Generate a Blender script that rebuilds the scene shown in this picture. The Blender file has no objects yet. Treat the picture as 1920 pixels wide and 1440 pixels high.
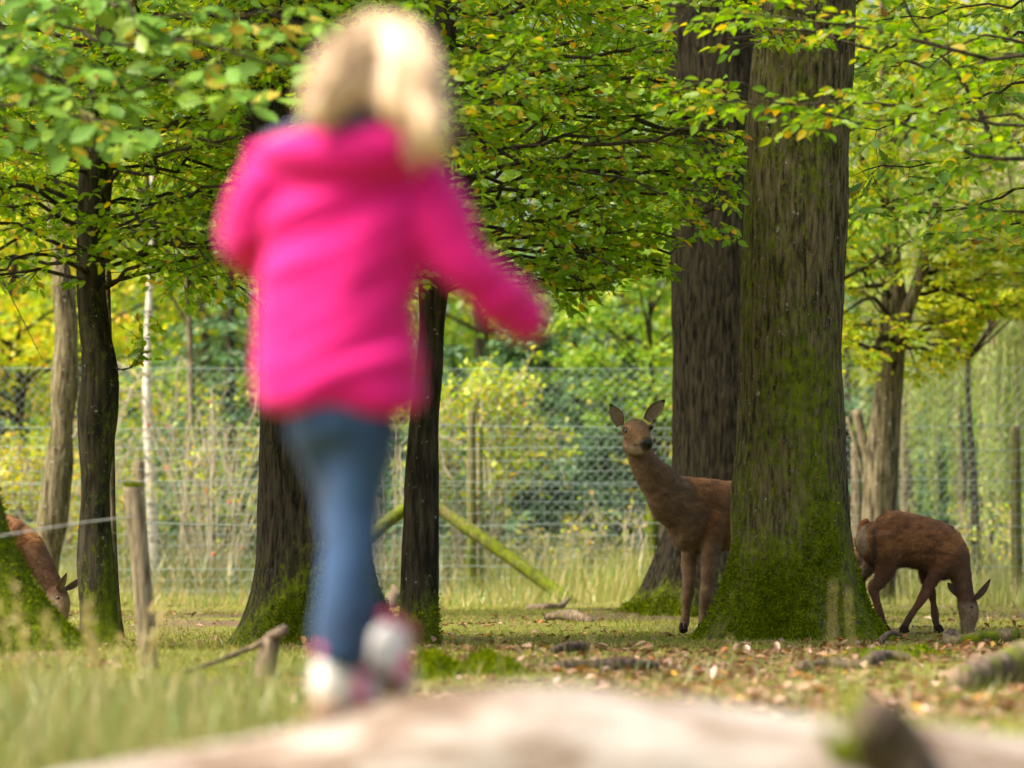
import bpy, math, random
import numpy as np
from mathutils import Vector, Matrix

random.seed(7)
rng = np.random.default_rng(7)
S = bpy.context.scene
COL = S.collection

# ------------------------------------------------------------------ camera
CAM_H, FPX, HOR = 0.53, 5520.0, 1039.0          # eye height, focal length and horizon row for a 1920 px wide frame
PITCH = math.atan((HOR - 720.0) / FPX)
cd = bpy.data.cameras.new('camera')
cd.sensor_width = 36.0
cd.lens = 36.0 * FPX / 1920.0
cd.clip_start, cd.clip_end = 0.1, 2000.0
cd.dof.use_dof = True
cd.dof.focus_distance = 19.9
cd.dof.aperture_fstop = 1.75
cam = bpy.data.objects.new('camera', cd)
cam.location = (0, 0, CAM_H)
cam.rotation_euler = (math.pi / 2 + PITCH, 0, 0)
COL.objects.link(cam)
S.camera = cam

# ------------------------------------------------------------------ sky, sun, exposure
TO_SUN = Vector((-0.55, -0.22, 0.80)).normalized()
W = bpy.data.worlds.new('World')
S.world = W
W.use_nodes = True
wn = W.node_tree.nodes
sky = wn.new('ShaderNodeTexSky')
sky.sky_type = 'NISHITA'
sky.sun_disc = False
sky.sun_elevation = math.asin(TO_SUN.z)
sky.sun_rotation = math.atan2(TO_SUN.x, TO_SUN.y)
sky.dust_density = 9.0
sky.air_density = 1.0
sky.ozone_density = 0.0
W.node_tree.links.new(sky.outputs['Color'], wn['Background'].inputs['Color'])
wn['Background'].inputs['Strength'].default_value = 0.15
sl = bpy.data.lights.new('sun', 'SUN')
sl.energy = 2.2
sl.angle = math.radians(14)
sl.color = (1.0, 0.94, 0.84)
sun = bpy.data.objects.new('sun', sl)
sun.rotation_euler = TO_SUN.to_track_quat('Z', 'Y').to_euler()
sun.location = (-20, -8, 30)
COL.objects.link(sun)
S.view_settings.view_transform = 'Standard'
S.view_settings.look = 'None'
S.view_settings.exposure = 1.35
S.view_settings.gamma = 1.0
S.cycles.use_denoising = True
S.cycles.max_bounces = 12
S.cycles.diffuse_bounces = 8
S.cycles.transmission_bounces = 8
S.cycles.sample_clamp_indirect = 6.0

# ------------------------------------------------------------------ helpers
SP, CP = math.sin(PITCH), math.cos(PITCH)


def at(u, v, Y):
    """point at distance Y in front of the camera seen at photo pixel (u, v)"""
    y = FPX * CP - (720 - v) * SP
    z = FPX * SP + (720 - v) * CP
    t = Y / y
    return np.array([(u - 960) * t, Y, CAM_H + z * t])


def proj(P):
    P = np.atleast_2d(P)
    x, y, z = P[:, 0], P[:, 1], P[:, 2] - CAM_H
    d = y * CP + z * SP
    return 960 + FPX * x / d, 720 - FPX * (z * CP - y * SP) / d


def _hash(ix, iy, iz, seed):
    h = (ix.astype(np.uint32) * np.uint32(374761393) + iy.astype(np.uint32) * np.uint32(668265263)
         + iz.astype(np.uint32) * np.uint32(2246822519) + np.uint32((seed * 3266489917) & 0xffffffff))
    h = (h ^ (h >> np.uint32(13))) * np.uint32(1274126177)
    h = h ^ (h >> np.uint32(16))
    return h.astype(np.float64) / 4294967295.0 * 2 - 1


def vnoise(P, seed=0):
    P = np.asarray(P, float)
    f = np.floor(P)
    i = f.astype(np.int64)
    t = P - f
    t = t * t * (3 - 2 * t)
    r = 0
    for a in (0, 1):
        for b in (0, 1):
            for c in (0, 1):
                w = (t[:, 0] if a else 1 - t[:, 0]) * (t[:, 1] if b else 1 - t[:, 1]) * (t[:, 2] if c else 1 - t[:, 2])
                r = r + w * _hash(i[:, 0] + a, i[:, 1] + b, i[:, 2] + c, seed)
    return r


def fbm(P, octs=4, seed=0):
    P = np.asarray(P, float)
    r, a, s = 0, 1.0, 0.0
    for k in range(octs):
        r = r + a * vnoise(P * (2.03 ** k), seed + k * 17)
        s += a
        a *= 0.5
    return r / s * 1.6


def smooth01(x):
    x = np.clip(x, 0, 1)
    return x * x * (3 - 2 * x)


def unit(v):
    v = np.asarray(v, float)
    return v / np.maximum(np.linalg.norm(v, axis=-1, keepdims=True), 1e-9)


def make_mesh(name, V, polys, attrs=None, smooth=True):
    me = bpy.data.meshes.new(name)
    V = np.asarray(V, np.float32)
    polys = [np.asarray(p, np.int32) for p in polys if len(p)]
    loops = np.concatenate([p.ravel() for p in polys])
    tot = np.concatenate([np.full(len(p), p.shape[1], np.int32) for p in polys])
    start = np.concatenate([[0], np.cumsum(tot)[:-1]]).astype(np.int32)
    me.vertices.add(len(V))
    me.vertices.foreach_set('co', V.ravel())
    me.loops.add(len(loops))
    me.loops.foreach_set('vertex_index', loops)
    me.polygons.add(len(tot))
    me.polygons.foreach_set('loop_start', start)
    me.update(calc_edges=True)
    me.validate()
    if smooth:
        me.polygons.foreach_set('use_smooth', np.ones(len(me.polygons), bool))
    set_attrs(me, attrs)
    return me


def set_attrs(me, attrs):
    for k, a in (attrs or {}).items():
        a = np.asarray(a, np.float32)
        if a.ndim == 1:
            at_ = me.attributes.new(k, 'FLOAT', 'POINT')
            at_.data.foreach_set('value', a)
        else:
            at_ = me.attributes.new(k, 'FLOAT_COLOR', 'POINT')
            if a.shape[1] == 3:
                a = np.concatenate([a, np.ones((len(a), 1), np.float32)], 1)
            at_.data.foreach_set('color', a.ravel())


def obj(name, me, mat=None, parent=None):
    o = bpy.data.objects.new(name, me)
    COL.objects.link(o)
    if mat is not None and me is not None and not me.materials:
        me.materials.append(mat)
    if parent is not None:
        o.parent = parent
        o.matrix_parent_inverse = Matrix.Translation(parent.location).inverted() if parent.rotation_euler.z == 0 else Matrix.Identity(4)
    return o


def thing(name, label, cat, loc=(0, 0, 0), group=None):
    o = bpy.data.objects.new(name, None)
    o.empty_display_size = 0.1
    COL.objects.link(o)
    o.location = tuple(float(c) for c in loc)
    return tag(o, label, cat, group)


def tag(o, label=None, cat=None, group=None, kind=None):
    if label: o['label'] = label
    if cat: o['category'] = cat
    if group: o['group'] = group
    if kind: o['kind'] = kind
    return o


class Buf:
    """collects pieces of one mesh"""
    def __init__(self):
        self.V, self.P, self.n = [], [], 0

    def add(self, V, polys):
        self.V.append(np.asarray(V, float))
        for p in polys:
            if len(p):
                self.P.append(np.asarray(p) + self.n)
        self.n += len(V)

    def mesh(self, name, attrs=None, smooth=True):
        by = {}
        for p in self.P:
            by.setdefault(p.shape[1], []).append(p)
        return make_mesh(name, np.concatenate(self.V), [np.concatenate(v) for v in by.values()], attrs, smooth)


def grid_faces(nr, ns, closed=True):
    r = np.arange(nr - 1)[:, None]
    s = np.arange(ns if closed else ns - 1)[None, :]
    s2 = (s + 1) % ns
    return np.stack([(r * ns + s), (r * ns + s2), ((r + 1) * ns + s2), ((r + 1) * ns + s)], -1).reshape(-1, 4)


def resample(pts, step):
    pts = np.asarray(pts, float)
    d = np.concatenate([[0], np.cumsum(np.linalg.norm(np.diff(pts, axis=0), axis=1))])
    n = max(2, int(d[-1] / step) + 1)
    t = np.linspace(0, d[-1], n)
    return np.stack([np.interp(t, d, pts[:, k]) for k in range(pts.shape[1])], 1)


def spline(pts, n):
    """Catmull-Rom through rows of any width"""
    pts = np.asarray(pts, float)
    p = np.concatenate([[2 * pts[0] - pts[1]], pts, [2 * pts[-1] - pts[-2]]])
    m = len(pts) - 1
    t = np.linspace(0, m, n)
    i = np.minimum(t.astype(int), m - 1)
    f = (t - i)[:, None]
    a, b, c, d = p[i], p[i + 1], p[i + 2], p[i + 3]
    return 0.5 * (2 * b + (c - a) * f + (2 * a - 5 * b + 4 * c - d) * f ** 2 + (3 * b - a - 3 * c + d) * f ** 3)


def tube(buf, pts, rad, sides=8, cap=True):
    pts = np.asarray(pts, float)
    n = len(pts)
    rad = np.broadcast_to(np.asarray(rad, float), (n,))
    tan = unit(np.gradient(pts, axis=0))
    ref = np.array([0, 0, 1.0]) if abs(tan[:, 2]).mean() < 0.7 else np.array([1.0, 0, 0])
    a = unit(np.cross(tan, ref))
    b = np.cross(tan, a)
    th = np.linspace(0, 2 * math.pi, sides, endpoint=False)
    V = pts[:, None] + rad[:, None, None] * (a[:, None] * np.cos(th)[None, :, None] + b[:, None] * np.sin(th)[None, :, None])
    V = V.reshape(-1, 3)
    polys = [grid_faces(n, sides)[:, ::-1]]
    if cap:
        k = len(V)
        V = np.concatenate([V, [pts[0]], [pts[-1]]])
        s = np.arange(sides)
        polys.append(np.stack([s, (s + 1) % sides, np.full(sides, k)], 1))
        s0 = (n - 1) * sides
        polys.append(np.stack([s0 + (s + 1) % sides, s0 + s, np.full(sides, k + 1)], 1))
    buf.add(V, polys)


def loft(buf, rows, side, sides=20, n=None):
    """rows: x, y, z, half width along 'side', half height; a closed smooth body"""
    rows = spline(rows, n or len(rows) * 5)
    c, w, h = rows[:, :3], np.maximum(rows[:, 3], 0.004), np.maximum(rows[:, 4], 0.004)
    tan = unit(np.gradient(c, axis=0))
    sv = np.broadcast_to(np.asarray(side, float), c.shape)
    sv = unit(sv - tan * (sv * tan).sum(1, keepdims=True))
    up = np.cross(sv, tan)
    th = np.linspace(0, 2 * math.pi, sides, endpoint=False)
    V = c[:, None] + (w[:, None] * np.cos(th))[:, :, None] * sv[:, None] + (h[:, None] * np.sin(th))[:, :, None] * up[:, None]
    m = len(c)
    V = V.reshape(-1, 3)
    V = np.concatenate([V, [c[0] - tan[0] * min(w[0], h[0]) * .6], [c[-1] + tan[-1] * min(w[-1], h[-1]) * .6]])
    s = np.arange(sides)
    s0 = (m - 1) * sides
    buf.add(V, [grid_faces(m, sides), np.stack([(s + 1) % sides, s, np.full(sides, m * sides)], 1),
                np.stack([s0 + s, s0 + (s + 1) % sides, np.full(sides, m * sides + 1)], 1)])


def ball(buf, c, r, seg=16, rings=10):
    c = np.asarray(c, float)
    r = np.broadcast_to(np.asarray(r, float), (3,))
    ph = np.linspace(0.02, math.pi - 0.02, rings)
    th = np.linspace(0, 2 * math.pi, seg, endpoint=False)
    V = np.stack([np.sin(ph)[:, None] * np.cos(th), np.sin(ph)[:, None] * np.sin(th), np.cos(ph)[:, None] + 0 * th], -1).reshape(-1, 3) * r + c
    V = np.concatenate([V, [c + [0, 0, r[2]]], [c - [0, 0, r[2]]]])
    s = np.arange(seg)
    k = rings * seg
    s0 = (rings - 1) * seg
    buf.add(V, [grid_faces(rings, seg)[:, ::-1], np.stack([s, (s + 1) % seg, np.full(seg, k)], 1),
                np.stack([s0 + (s + 1) % seg, s0 + s, np.full(seg, k + 1)], 1)])


def fuse(buf, voxel, smooth_it=5, name='fused'):
    """melt overlapping closed pieces into one continuous skin"""
    me = buf.mesh(name)
    o = bpy.data.objects.new(name, me)
    COL.objects.link(o)
    m = o.modifiers.new('r', 'REMESH')
    m.mode = 'VOXEL'
    m.voxel_size = voxel
    m2 = o.modifiers.new('s', 'SMOOTH')
    m2.factor = 0.5
    m2.iterations = smooth_it
    dg = bpy.context.evaluated_depsgraph_get()
    out = bpy.data.meshes.new_from_object(o.evaluated_get(dg))
    bpy.data.objects.remove(o)
    bpy.data.meshes.remove(me)
    out.name = name
    out.polygons.foreach_set('use_smooth', np.ones(len(out.polygons), bool))
    return out


def coords(me):
    a = np.zeros(len(me.vertices) * 3, np.float32)
    me.vertices.foreach_get('co', a)
    return a.reshape(-1, 3).astype(float)


def normals(me):
    a = np.zeros(len(me.vertices) * 3, np.float32)
    me.vertices.foreach_get('normal', a)
    return a.reshape(-1, 3).astype(float)


def set_coords(me, V):
    me.vertices.foreach_set('co', np.asarray(V, np.float32).ravel())
    me.update()


def prisms(p0, p1, r0, r1, sides=3):
    """many straight twigs at once"""
    p0, p1 = np.asarray(p0, float), np.asarray(p1, float)
    d = unit(p1 - p0)
    ref = np.where(np.abs(d[:, 2:3]) < 0.8, np.array([[0, 0, 1.0]]), np.array([[1.0, 0, 0]]))
    a = unit(np.cross(d, ref))
    b = np.cross(d, a)
    th = np.linspace(0, 2 * math.pi, sides, endpoint=False)
    ring = a[:, None] * np.cos(th)[None, :, None] + b[:, None] * np.sin(th)[None, :, None]
    V = np.concatenate([p0[:, None] + ring * np.asarray(r0)[:, None, None], p1[:, None] + ring * np.asarray(r1)[:, None, None]], 1)
    n = len(p0)
    base = (np.arange(n) * 2 * sides)[:, None]
    s = np.arange(sides)
    F = np.stack([s, s + sides, (s + 1) % sides + sides, (s + 1) % sides], 1)
    F = (base[:, :, None] + F[None]).reshape(-1, 4)
    return V.reshape(-1, 3), F


# leaf outlines: (along, across, up) and triangles
def T_fold(w=.3, up=.10):
    return np.array([[0, 0, 0], [.42, w, up], [1, 0, -.04], [.42, -w, up]]), np.array([[0, 2, 1], [0, 3, 2]])


def T_ovate():
    T = np.array([[0, 0, 0], [.22, .21, .07], [.5, .25, .08], [.8, .13, .02], [1, 0, -.07], [.8, -.13, .02], [.5, -.25, .08], [.22, -.21, .07], [.5, 0, .0]])
    F = np.array([[8, 1, 0], [8, 2, 1], [8, 3, 2], [8, 4, 3], [8, 5, 4], [8, 6, 5], [8, 7, 6], [8, 0, 7]])
    return T, F


def T_oak(curl=.05):
    half = [(0, 0), (.12, .05), (.2, .15), (.27, .11), (.38, .24), (.45, .15), (.57, .32), (.66, .2), (.79, .26), (.85, .14), (.95, .1)]
    out = [(x, y) for x, y in half] + [(1.0, 0)] + [(x, -y) for x, y in half[:0:-1]]
    T = [(x, y, curl * abs(y) * 3 - .12 * x * x) for x, y in out]
    spine = [(.3, 0, -.02), (.62, 0, -.06)]
    n = len(T)
    T = np.array(T + spine)
    F = []
    for i in range(n):
        j = (i + 1) % n
        x = (T[i, 0] + T[j, 0]) / 2
        F.append([n if x < .45 else n + 1, j, i])
    F.append([n, n + 1, 5])
    F.append([n + 1, n, n - 5])
    return T, np.array(F)


def leaves_arrays(tpl, pos, dr, nr, size):
    T, F = tpl
    pos, dr = np.asarray(pos, float), unit(dr)
    nr = np.asarray(nr, float)
    sd = unit(np.cross(nr, dr))
    nr = np.cross(dr, sd)
    size = np.asarray(size, float)[:, None, None]
    V = pos[:, None] + size * (T[None, :, 0:1] * dr[:, None] + T[None, :, 1:2] * sd[:, None] + T[None, :, 2:3] * nr[:, None])
    k = len(T)
    P = (np.arange(len(pos)) * k)[:, None, None] + F[None]
    return V.reshape(-1, 3), P.reshape(-1, F.shape[1])


def leaves_mesh(name, tpl, pos, dr, nr, size, rnd):
    V, P = leaves_arrays(tpl, pos, dr, nr, size)
    return make_mesh(name, V, [P], {'rnd': np.repeat(rnd, len(tpl[0]))}, smooth=False)


# ------------------------------------------------------------------ materials
def new_mat(name):
    m = bpy.data.materials.new(name)
    m.use_nodes = True
    n = m.node_tree.nodes
    return m, n, m.node_tree.links, n['Principled BSDF'], n['Material Output']


def ramp(n, stops, interp='LINEAR'):
    r = n.new('ShaderNodeValToRGB')
    e = r.color_ramp.elements
    r.color_ramp.interpolation = interp
    e[0].position, e[0].color = stops[0][0], (*stops[0][1], 1)
    e[1].position, e[1].color = stops[-1][0], (*stops[-1][1], 1)
    for p, c in stops[1:-1]:
        q = e.new(p)
        q.color = (*c, 1)
    return r


def noise_node(n, l, vec, scale, detail=4, rough=.55):
    t = n.new('ShaderNodeTexNoise')
    t.inputs['Scale'].default_value = scale
    t.inputs['Detail'].default_value = detail
    t.inputs['Roughness'].default_value = rough
    if vec is not None:
        l.new(vec, t.inputs['Vector'])
    return t


def mapping(n, l, scale=(1, 1, 1)):
    tc = n.new('ShaderNodeTexCoord')
    mp = n.new('ShaderNodeMapping')
    mp.inputs['Scale'].default_value = scale
    l.new(tc.outputs['Object'], mp.inputs['Vector'])
    return mp.outputs['Vector']


def mixc(n, l, fac, a, b):
    m = n.new('ShaderNodeMix')
    m.data_type = 'RGBA'
    for sock, val in ((m.inputs[0], fac), (m.inputs[6], a), (m.inputs[7], b)):
        if isinstance(val, bpy.types.NodeSocket):
            l.new(val, sock)
        elif isinstance(val, (int, float)):
            sock.default_value = val
        else:
            sock.default_value = (*val, 1)
    return m.outputs[2]


def bump(n, l, bsdf, height, strength=.5, dist=.01):
    b = n.new('ShaderNodeBump')
    b.inputs['Strength'].default_value = strength
    b.inputs['Distance'].default_value = dist
    l.new(height, b.inputs['Height'])
    l.new(b.outputs['Normal'], bsdf.inputs['Normal'])


def leaf_mat(name, stops, trans=.45, gloss=.018, tint=(1.25, 1.15, .5)):
    m, n, l, bs, out = new_mat(name)
    n.remove(bs)
    a = n.new('ShaderNodeAttribute')
    a.attribute_name = 'rnd'
    r = ramp(n, stops)
    l.new(a.outputs['Fac'], r.inputs['Fac'])
    d = n.new('ShaderNodeBsdfDiffuse')
    t = n.new('ShaderNodeBsdfTranslucent')
    g = n.new('ShaderNodeBsdfGlossy')
    g.inputs['Roughness'].default_value = .38
    g.inputs['Color'].default_value = (.9, .95, .9, 1)
    mul = n.new('ShaderNodeMix')
    mul.data_type = 'RGBA'
    mul.blend_type = 'MULTIPLY'
    mul.inputs[0].default_value = 1
    mul.inputs[7].default_value = (*tint, 1)
    l.new(r.outputs['Color'], mul.inputs[6])
    l.new(r.outputs['Color'], d.inputs['Color'])
    l.new(mul.outputs[2], t.inputs['Color'])
    m1 = n.new('ShaderNodeMixShader')
    m1.inputs[0].default_value = trans
    l.new(d.outputs[0], m1.inputs[1])
    l.new(t.outputs[0], m1.inputs[2])
    m2 = n.new('ShaderNodeMixShader')
    m2.inputs[0].default_value = gloss
    l.new(m1.outputs[0], m2.inputs[1])
    l.new(g.outputs[0], m2.inputs[2])
    l.new(m2.outputs[0], out.inputs['Surface'])
    return m


GREEN = [(0, (.11, .24, .004)), (.45, (.17, .32, .005)), (.88, (.29, .38, .008)), (.94, (.50, .38, .01)), (1, (.36, .18, .015))]
M_HORN = leaf_mat('hornbeam_leaf', GREEN, trans=.58, tint=(1.55, 1.5, .4))
M_OAKL = leaf_mat('oak_leaf', [(0, (.10, .22, .03)), (.6, (.15, .29, .04)), (.9, (.22, .31, .03)), (.95, (.4, .3, .04)), (1, (.28, .13, .03))], trans=.35)
M_YEL = leaf_mat('yellow_green_leaf', [(0, (.22, .38, .008)), (.45, (.36, .48, .01)), (.85, (.54, .54, .015)), (1, (.6, .42, .02))], trans=.5)
M_GOLD = leaf_mat('golden_leaf', [(0, (.24, .38, .01)), (.5, (.42, .50, .012)), (.82, (.62, .52, .015)), (1, (.6, .32, .015))], trans=.5)
M_FRESH = leaf_mat('fresh_green_leaf', [(0, (.12, .27, .02)), (.6, (.21, .37, .025)), (.9, (.36, .46, .03)), (1, (.5, .46, .03))], trans=.5)
M_SPRUCE = leaf_mat('spruce_needle', [(0, (.06, .14, .06)), (.6, (.10, .2, .08)), (1, (.18, .28, .11))], trans=.25, gloss=.04, tint=(1, 1.1, .7))
M_WILLOW = leaf_mat('willow_leaf', [(0, (.2, .31, .07)), (.6, (.3, .42, .10)), (1, (.42, .46, .12))], trans=.45)
M_GRASS = leaf_mat('grass_blade', [(0, (.09, .15, .025)), (.4, (.17, .22, .05)), (.7, (.29, .27, .10)), (1, (.42, .33, .17))], trans=.35, gloss=.03, tint=(1.1, 1.1, .7))
M_STRAW = leaf_mat('straw', [(0, (.13, .24, .03)), (.45, (.28, .33, .07)), (.75, (.46, .40, .16)), (1, (.52, .38, .18))], trans=.35, gloss=.03, tint=(1.1, 1.05, .8))
M_SHORT = leaf_mat('short_grass_blade', [(0, (.11, .15, .014)), (.45, (.22, .25, .025)), (.75, (.34, .31, .07)), (1, (.38, .28, .12))], trans=.3, gloss=.02, tint=(1.1, 1.1, .6))
M_LITTER = leaf_mat('dry_leaf', [(0, (.11, .05, .022)), (.3, (.21, .105, .05)), (.6, (.30, .175, .10)), (.85, (.40, .27, .18)), (.93, (.42, .13, .02)), (1, (.48, .30, .03))], trans=.15, gloss=.06, tint=(1, .8, .6))
M_MOSSF = leaf_mat('moss_fibre', [(0, (.05, .09, .002)), (.6, (.14, .20, .003)), (1, (.28, .32, .008))], trans=.3, gloss=.0, tint=(1.1, 1.1, .5))


def bark_mat(name, c0, c1, moss=True, lichen=.0, vert=9, bstr=.6, fine=60):
    m, n, l, bs, out = new_mat(name)
    v = mapping(n, l, (1, 1, .14))
    n1 = noise_node(n, l, v, vert * 4, 5, .65)
    r1 = ramp(n, [(.38, c0), (.62, c1)])
    l.new(n1.outputs['Fac'], r1.inputs['Fac'])
    col = r1.outputs['Color']
    v2 = mapping(n, l)
    if lichen:
        n3 = noise_node(n, l, v2, 22, 5, .7)
        r3 = ramp(n, [(.66 - lichen, (0, 0, 0)), (.72 - lichen, (1, 1, 1))])
        l.new(n3.outputs['Fac'], r3.inputs['Fac'])
        col = mixc(n, l, r3.outputs['Color'], col, (.34, .35, .27))
    if moss:
        a = n.new('ShaderNodeAttribute')
        a.attribute_name = 'moss'
        n2 = noise_node(n, l, mapping(n, l, (1, 1, .5)), 26, 8, .85)
        ad = n.new('ShaderNodeMath')
        ad.operation = 'MULTIPLY_ADD'
        ad.inputs[1].default_value = 1.7
        l.new(n2.outputs['Fac'], ad.inputs[0])
        sb = n.new('ShaderNodeMath')
        sb.operation = 'SUBTRACT'
        sb.inputs[1].default_value = .35
        l.new(a.outputs['Fac'], sb.inputs[0])
        l.new(sb.outputs[0], ad.inputs[2])
        r2 = ramp(n, [(.62, (0, 0, 0)), (.84, (1, 1, 1))])
        l.new(ad.outputs[0], r2.inputs['Fac'])
        n4 = noise_node(n, l, v2, 14, 4)
        r4 = ramp(n, [(.3, (.04, .062, .002)), (.7, (.15, .19, .004))])
        l.new(n4.outputs['Fac'], r4.inputs['Fac'])
        col = mixc(n, l, r2.outputs['Color'], col, r4.outputs['Color'])
    l.new(col, bs.inputs['Base Color'])
    bs.inputs['Roughness'].default_value = .92
    bs.inputs['Specular IOR Level'].default_value = .15
    nb = noise_node(n, l, v, fine, 6, .7)
    bump(n, l, bs, nb.outputs['Fac'], bstr, .02)
    return m


M_OAK = bark_mat('oak_bark', (.018, .0145, .0075), (.15, .122, .066), lichen=.025)
M_OAKD = bark_mat('dark_oak_bark', (.007, .006, .0035), (.052, .044, .025), lichen=.0)
M_HBARK = bark_mat('hornbeam_bark', (.012, .0105, .006), (.058, .050, .03), lichen=.02, vert=6)
M_PALEB = bark_mat('pale_hornbeam_bark', (.035, .028, .015), (.22, .185, .11), lichen=.05, vert=6)
M_TWIG = bark_mat('twig_bark', (.02, .016, .009), (.065, .052, .032), moss=False)
M_TWIGP = bark_mat('pale_twig_bark', (.26, .21, .13), (.5, .43, .29), moss=False)
M_POST = bark_mat('weathered_post_wood', (.08, .062, .038), (.30, .25, .16), lichen=.0, vert=10)
M_DEADW = bark_mat('dead_wood', (.05, .038, .026), (.24, .18, .12), lichen=.0, vert=8)
M_ROT = bark_mat('dark_rotten_wood', (.03, .022, .016), (.15, .11, .08), lichen=.0, vert=8)


def birch_mat():
    m, n, l, bs, out = new_mat('birch_bark')
    v = mapping(n, l, (2, 2, 14))
    n1 = noise_node(n, l, v, 2.2, 4, .6)
    r = ramp(n, [(.36, (.06, .05, .04)), (.45, (.5, .46, .38)), (.7, (.66, .62, .54))])
    l.new(n1.outputs['Fac'], r.inputs['Fac'])
    l.new(r.outputs['Color'], bs.inputs['Base Color'])
    bs.inputs['Roughness'].default_value = .8
    return m


M_BIRCH = birch_mat()


def plain(name, c, rough=.6, metal=0, spec=.5, nscale=0, namp=.25, bstr=0, bscale=200):
    m, n, l, bs, out = new_mat(name)
    bs.inputs['Base Color'].default_value = (*c, 1)
    bs.inputs['Roughness'].default_value = rough
    bs.inputs['Metallic'].default_value = metal
    bs.inputs['Specular IOR Level'].default_value = spec
    v = mapping(n, l)
    if nscale:
        t = noise_node(n, l, v, nscale, 4)
        r = ramp(n, [(.3, tuple(x * (1 - namp) for x in c)), (.7, tuple(min(1, x * (1 + namp)) for x in c))])
        l.new(t.outputs['Fac'], r.inputs['Fac'])
        l.new(r.outputs['Color'], bs.inputs['Base Color'])
    if bstr:
        t2 = noise_node(n, l, v, bscale, 4)
        bump(n, l, bs, t2.outputs['Fac'], bstr, .004)
    return m


M_WIRE = plain('galvanised_green_wire', (.24, .32, .29), .5, .0, .6, 3, .2)
M_WIRE2 = plain('galvanised_wire', (.62, .64, .62), .4, .3, .6, 5, .2)
M_EYE = plain('eye', (.008, .006, .004), .08, 0, .7)
M_NOSE = plain('nose_skin', (.018, .016, .015), .35, 0, .5, 60, .3, .4, 300)
M_HOOF = plain('hoof', (.022, .015, .010), .85, 0, .1, 30, .3)
M_HIP = plain('rose_hip', (.6, .05, .02), .35, 0, .5, 20, .2)


def coat_mat(name):
    m, n, l, bs, out = new_mat(name)
    a = n.new('ShaderNodeAttribute')
    a.attribute_name = 'coat'
    v = mapping(n, l, (1, 1, 1))
    t = noise_node(n, l, v, 55, 5, .7)
    r = ramp(n, [(.25, (.55, .52, .5)), (.75, (1.45, 1.4, 1.35))])
    l.new(t.outputs['Fac'], r.inputs['Fac'])
    mul = n.new('ShaderNodeMix')
    mul.data_type = 'RGBA'
    mul.blend_type = 'MULTIPLY'
    mul.inputs[0].default_value = .8
    l.new(a.outputs['Color'], mul.inputs[6])
    l.new(r.outputs['Color'], mul.inputs[7])
    l.new(mul.outputs[2], bs.inputs['Base Color'])
    bs.inputs['Roughness'].default_value = .8
    bs.inputs['Specular IOR Level'].default_value = .25
    bs.inputs['Sheen Weight'].default_value = .06
    bs.inputs['Sheen Roughness'].default_value = .4
    t2 = noise_node(n, l, v, 140, 5, .75)
    bump(n, l, bs, t2.outputs['Fac'], .7, .012)
    return m


M_COAT = coat_mat('deer_coat')


def ground_mat():
    m, n, l, bs, out = new_mat('forest_floor')
    v = mapping(n, l)
    n1 = noise_node(n, l, v, .55, 5, .6)
    n2 = noise_node(n, l, v, 9, 6, .7)
    n3 = noise_node(n, l, v, 40, 4, .6)
    g = ramp(n, [(.3, (.09, .115, .014)), (.7, (.22, .22, .045))])
    l.new(n2.outputs['Fac'], g.inputs['Fac'])
    s = ramp(n, [(.3, (.05, .035, .022)), (.55, (.15, .105, .065)), (.75, (.26, .18, .11))])
    l.new(n3.outputs['Fac'], s.inputs['Fac'])
    ad = n.new('ShaderNodeMath')
    ad.operation = 'ADD'
    l.new(n1.outputs['Fac'], ad.inputs[0])
    sc = n.new('ShaderNodeMath')
    sc.operation = 'MULTIPLY'
    sc.inputs[1].default_value = .6
    l.new(n2.outputs['Fac'], sc.inputs[0])
    l.new(sc.outputs[0], ad.inputs[1])
    r = ramp(n, [(.78, (0, 0, 0)), (.94, (1, 1, 1))])
    l.new(ad.outputs[0], r.inputs['Fac'])
    col = mixc(n, l, r.outputs['Color'], g.outputs['Color'], s.outputs['Color'])
    l.new(col, bs.inputs['Base Color'])
    bs.inputs['Roughness'].default_value = .95
    bs.inputs['Specular IOR Level'].default_value = .1
    bump(n, l, bs, n3.outputs['Fac'], .8, .03)
    return m


M_GROUND = ground_mat()


# ------------------------------------------------------------------ ground
def gz(x, y):
    x, y = np.atleast_1d(np.asarray(x, float)), np.atleast_1d(np.asarray(y, float))
    P = np.stack([x * .45, y * .45, 0 * x], 1)
    f = smooth01((y - 6) / 4) * .9 + .1
    return (fbm(P, 3, 5) * .035 + fbm(P * 6, 3, 9) * .008) * f


def axis(lo, hi, fine, far):
    a = list(np.arange(lo, hi + 1e-6, fine))
    s, x = fine, hi
    while x < far:
        s *= 1.22
        x += s
        a.append(x)
    s, x = fine, lo
    b = []
    while x > -far * .6:
        s *= 1.22
        x -= s
        b.append(x)
    return np.array(b[::-1] + a)


gx, gy = axis(-6, 6, .10, 700), axis(5, 34, .10, 900)
GX, GY = np.meshgrid(gx, gy)
GZ = gz(GX.ravel(), GY.ravel())
ground = obj('ground', make_mesh('ground', np.stack([GX.ravel(), GY.ravel(), GZ], 1), [grid_faces(len(gy), len(gx), False)]), M_GROUND)
tag(ground, kind='structure')


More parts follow.
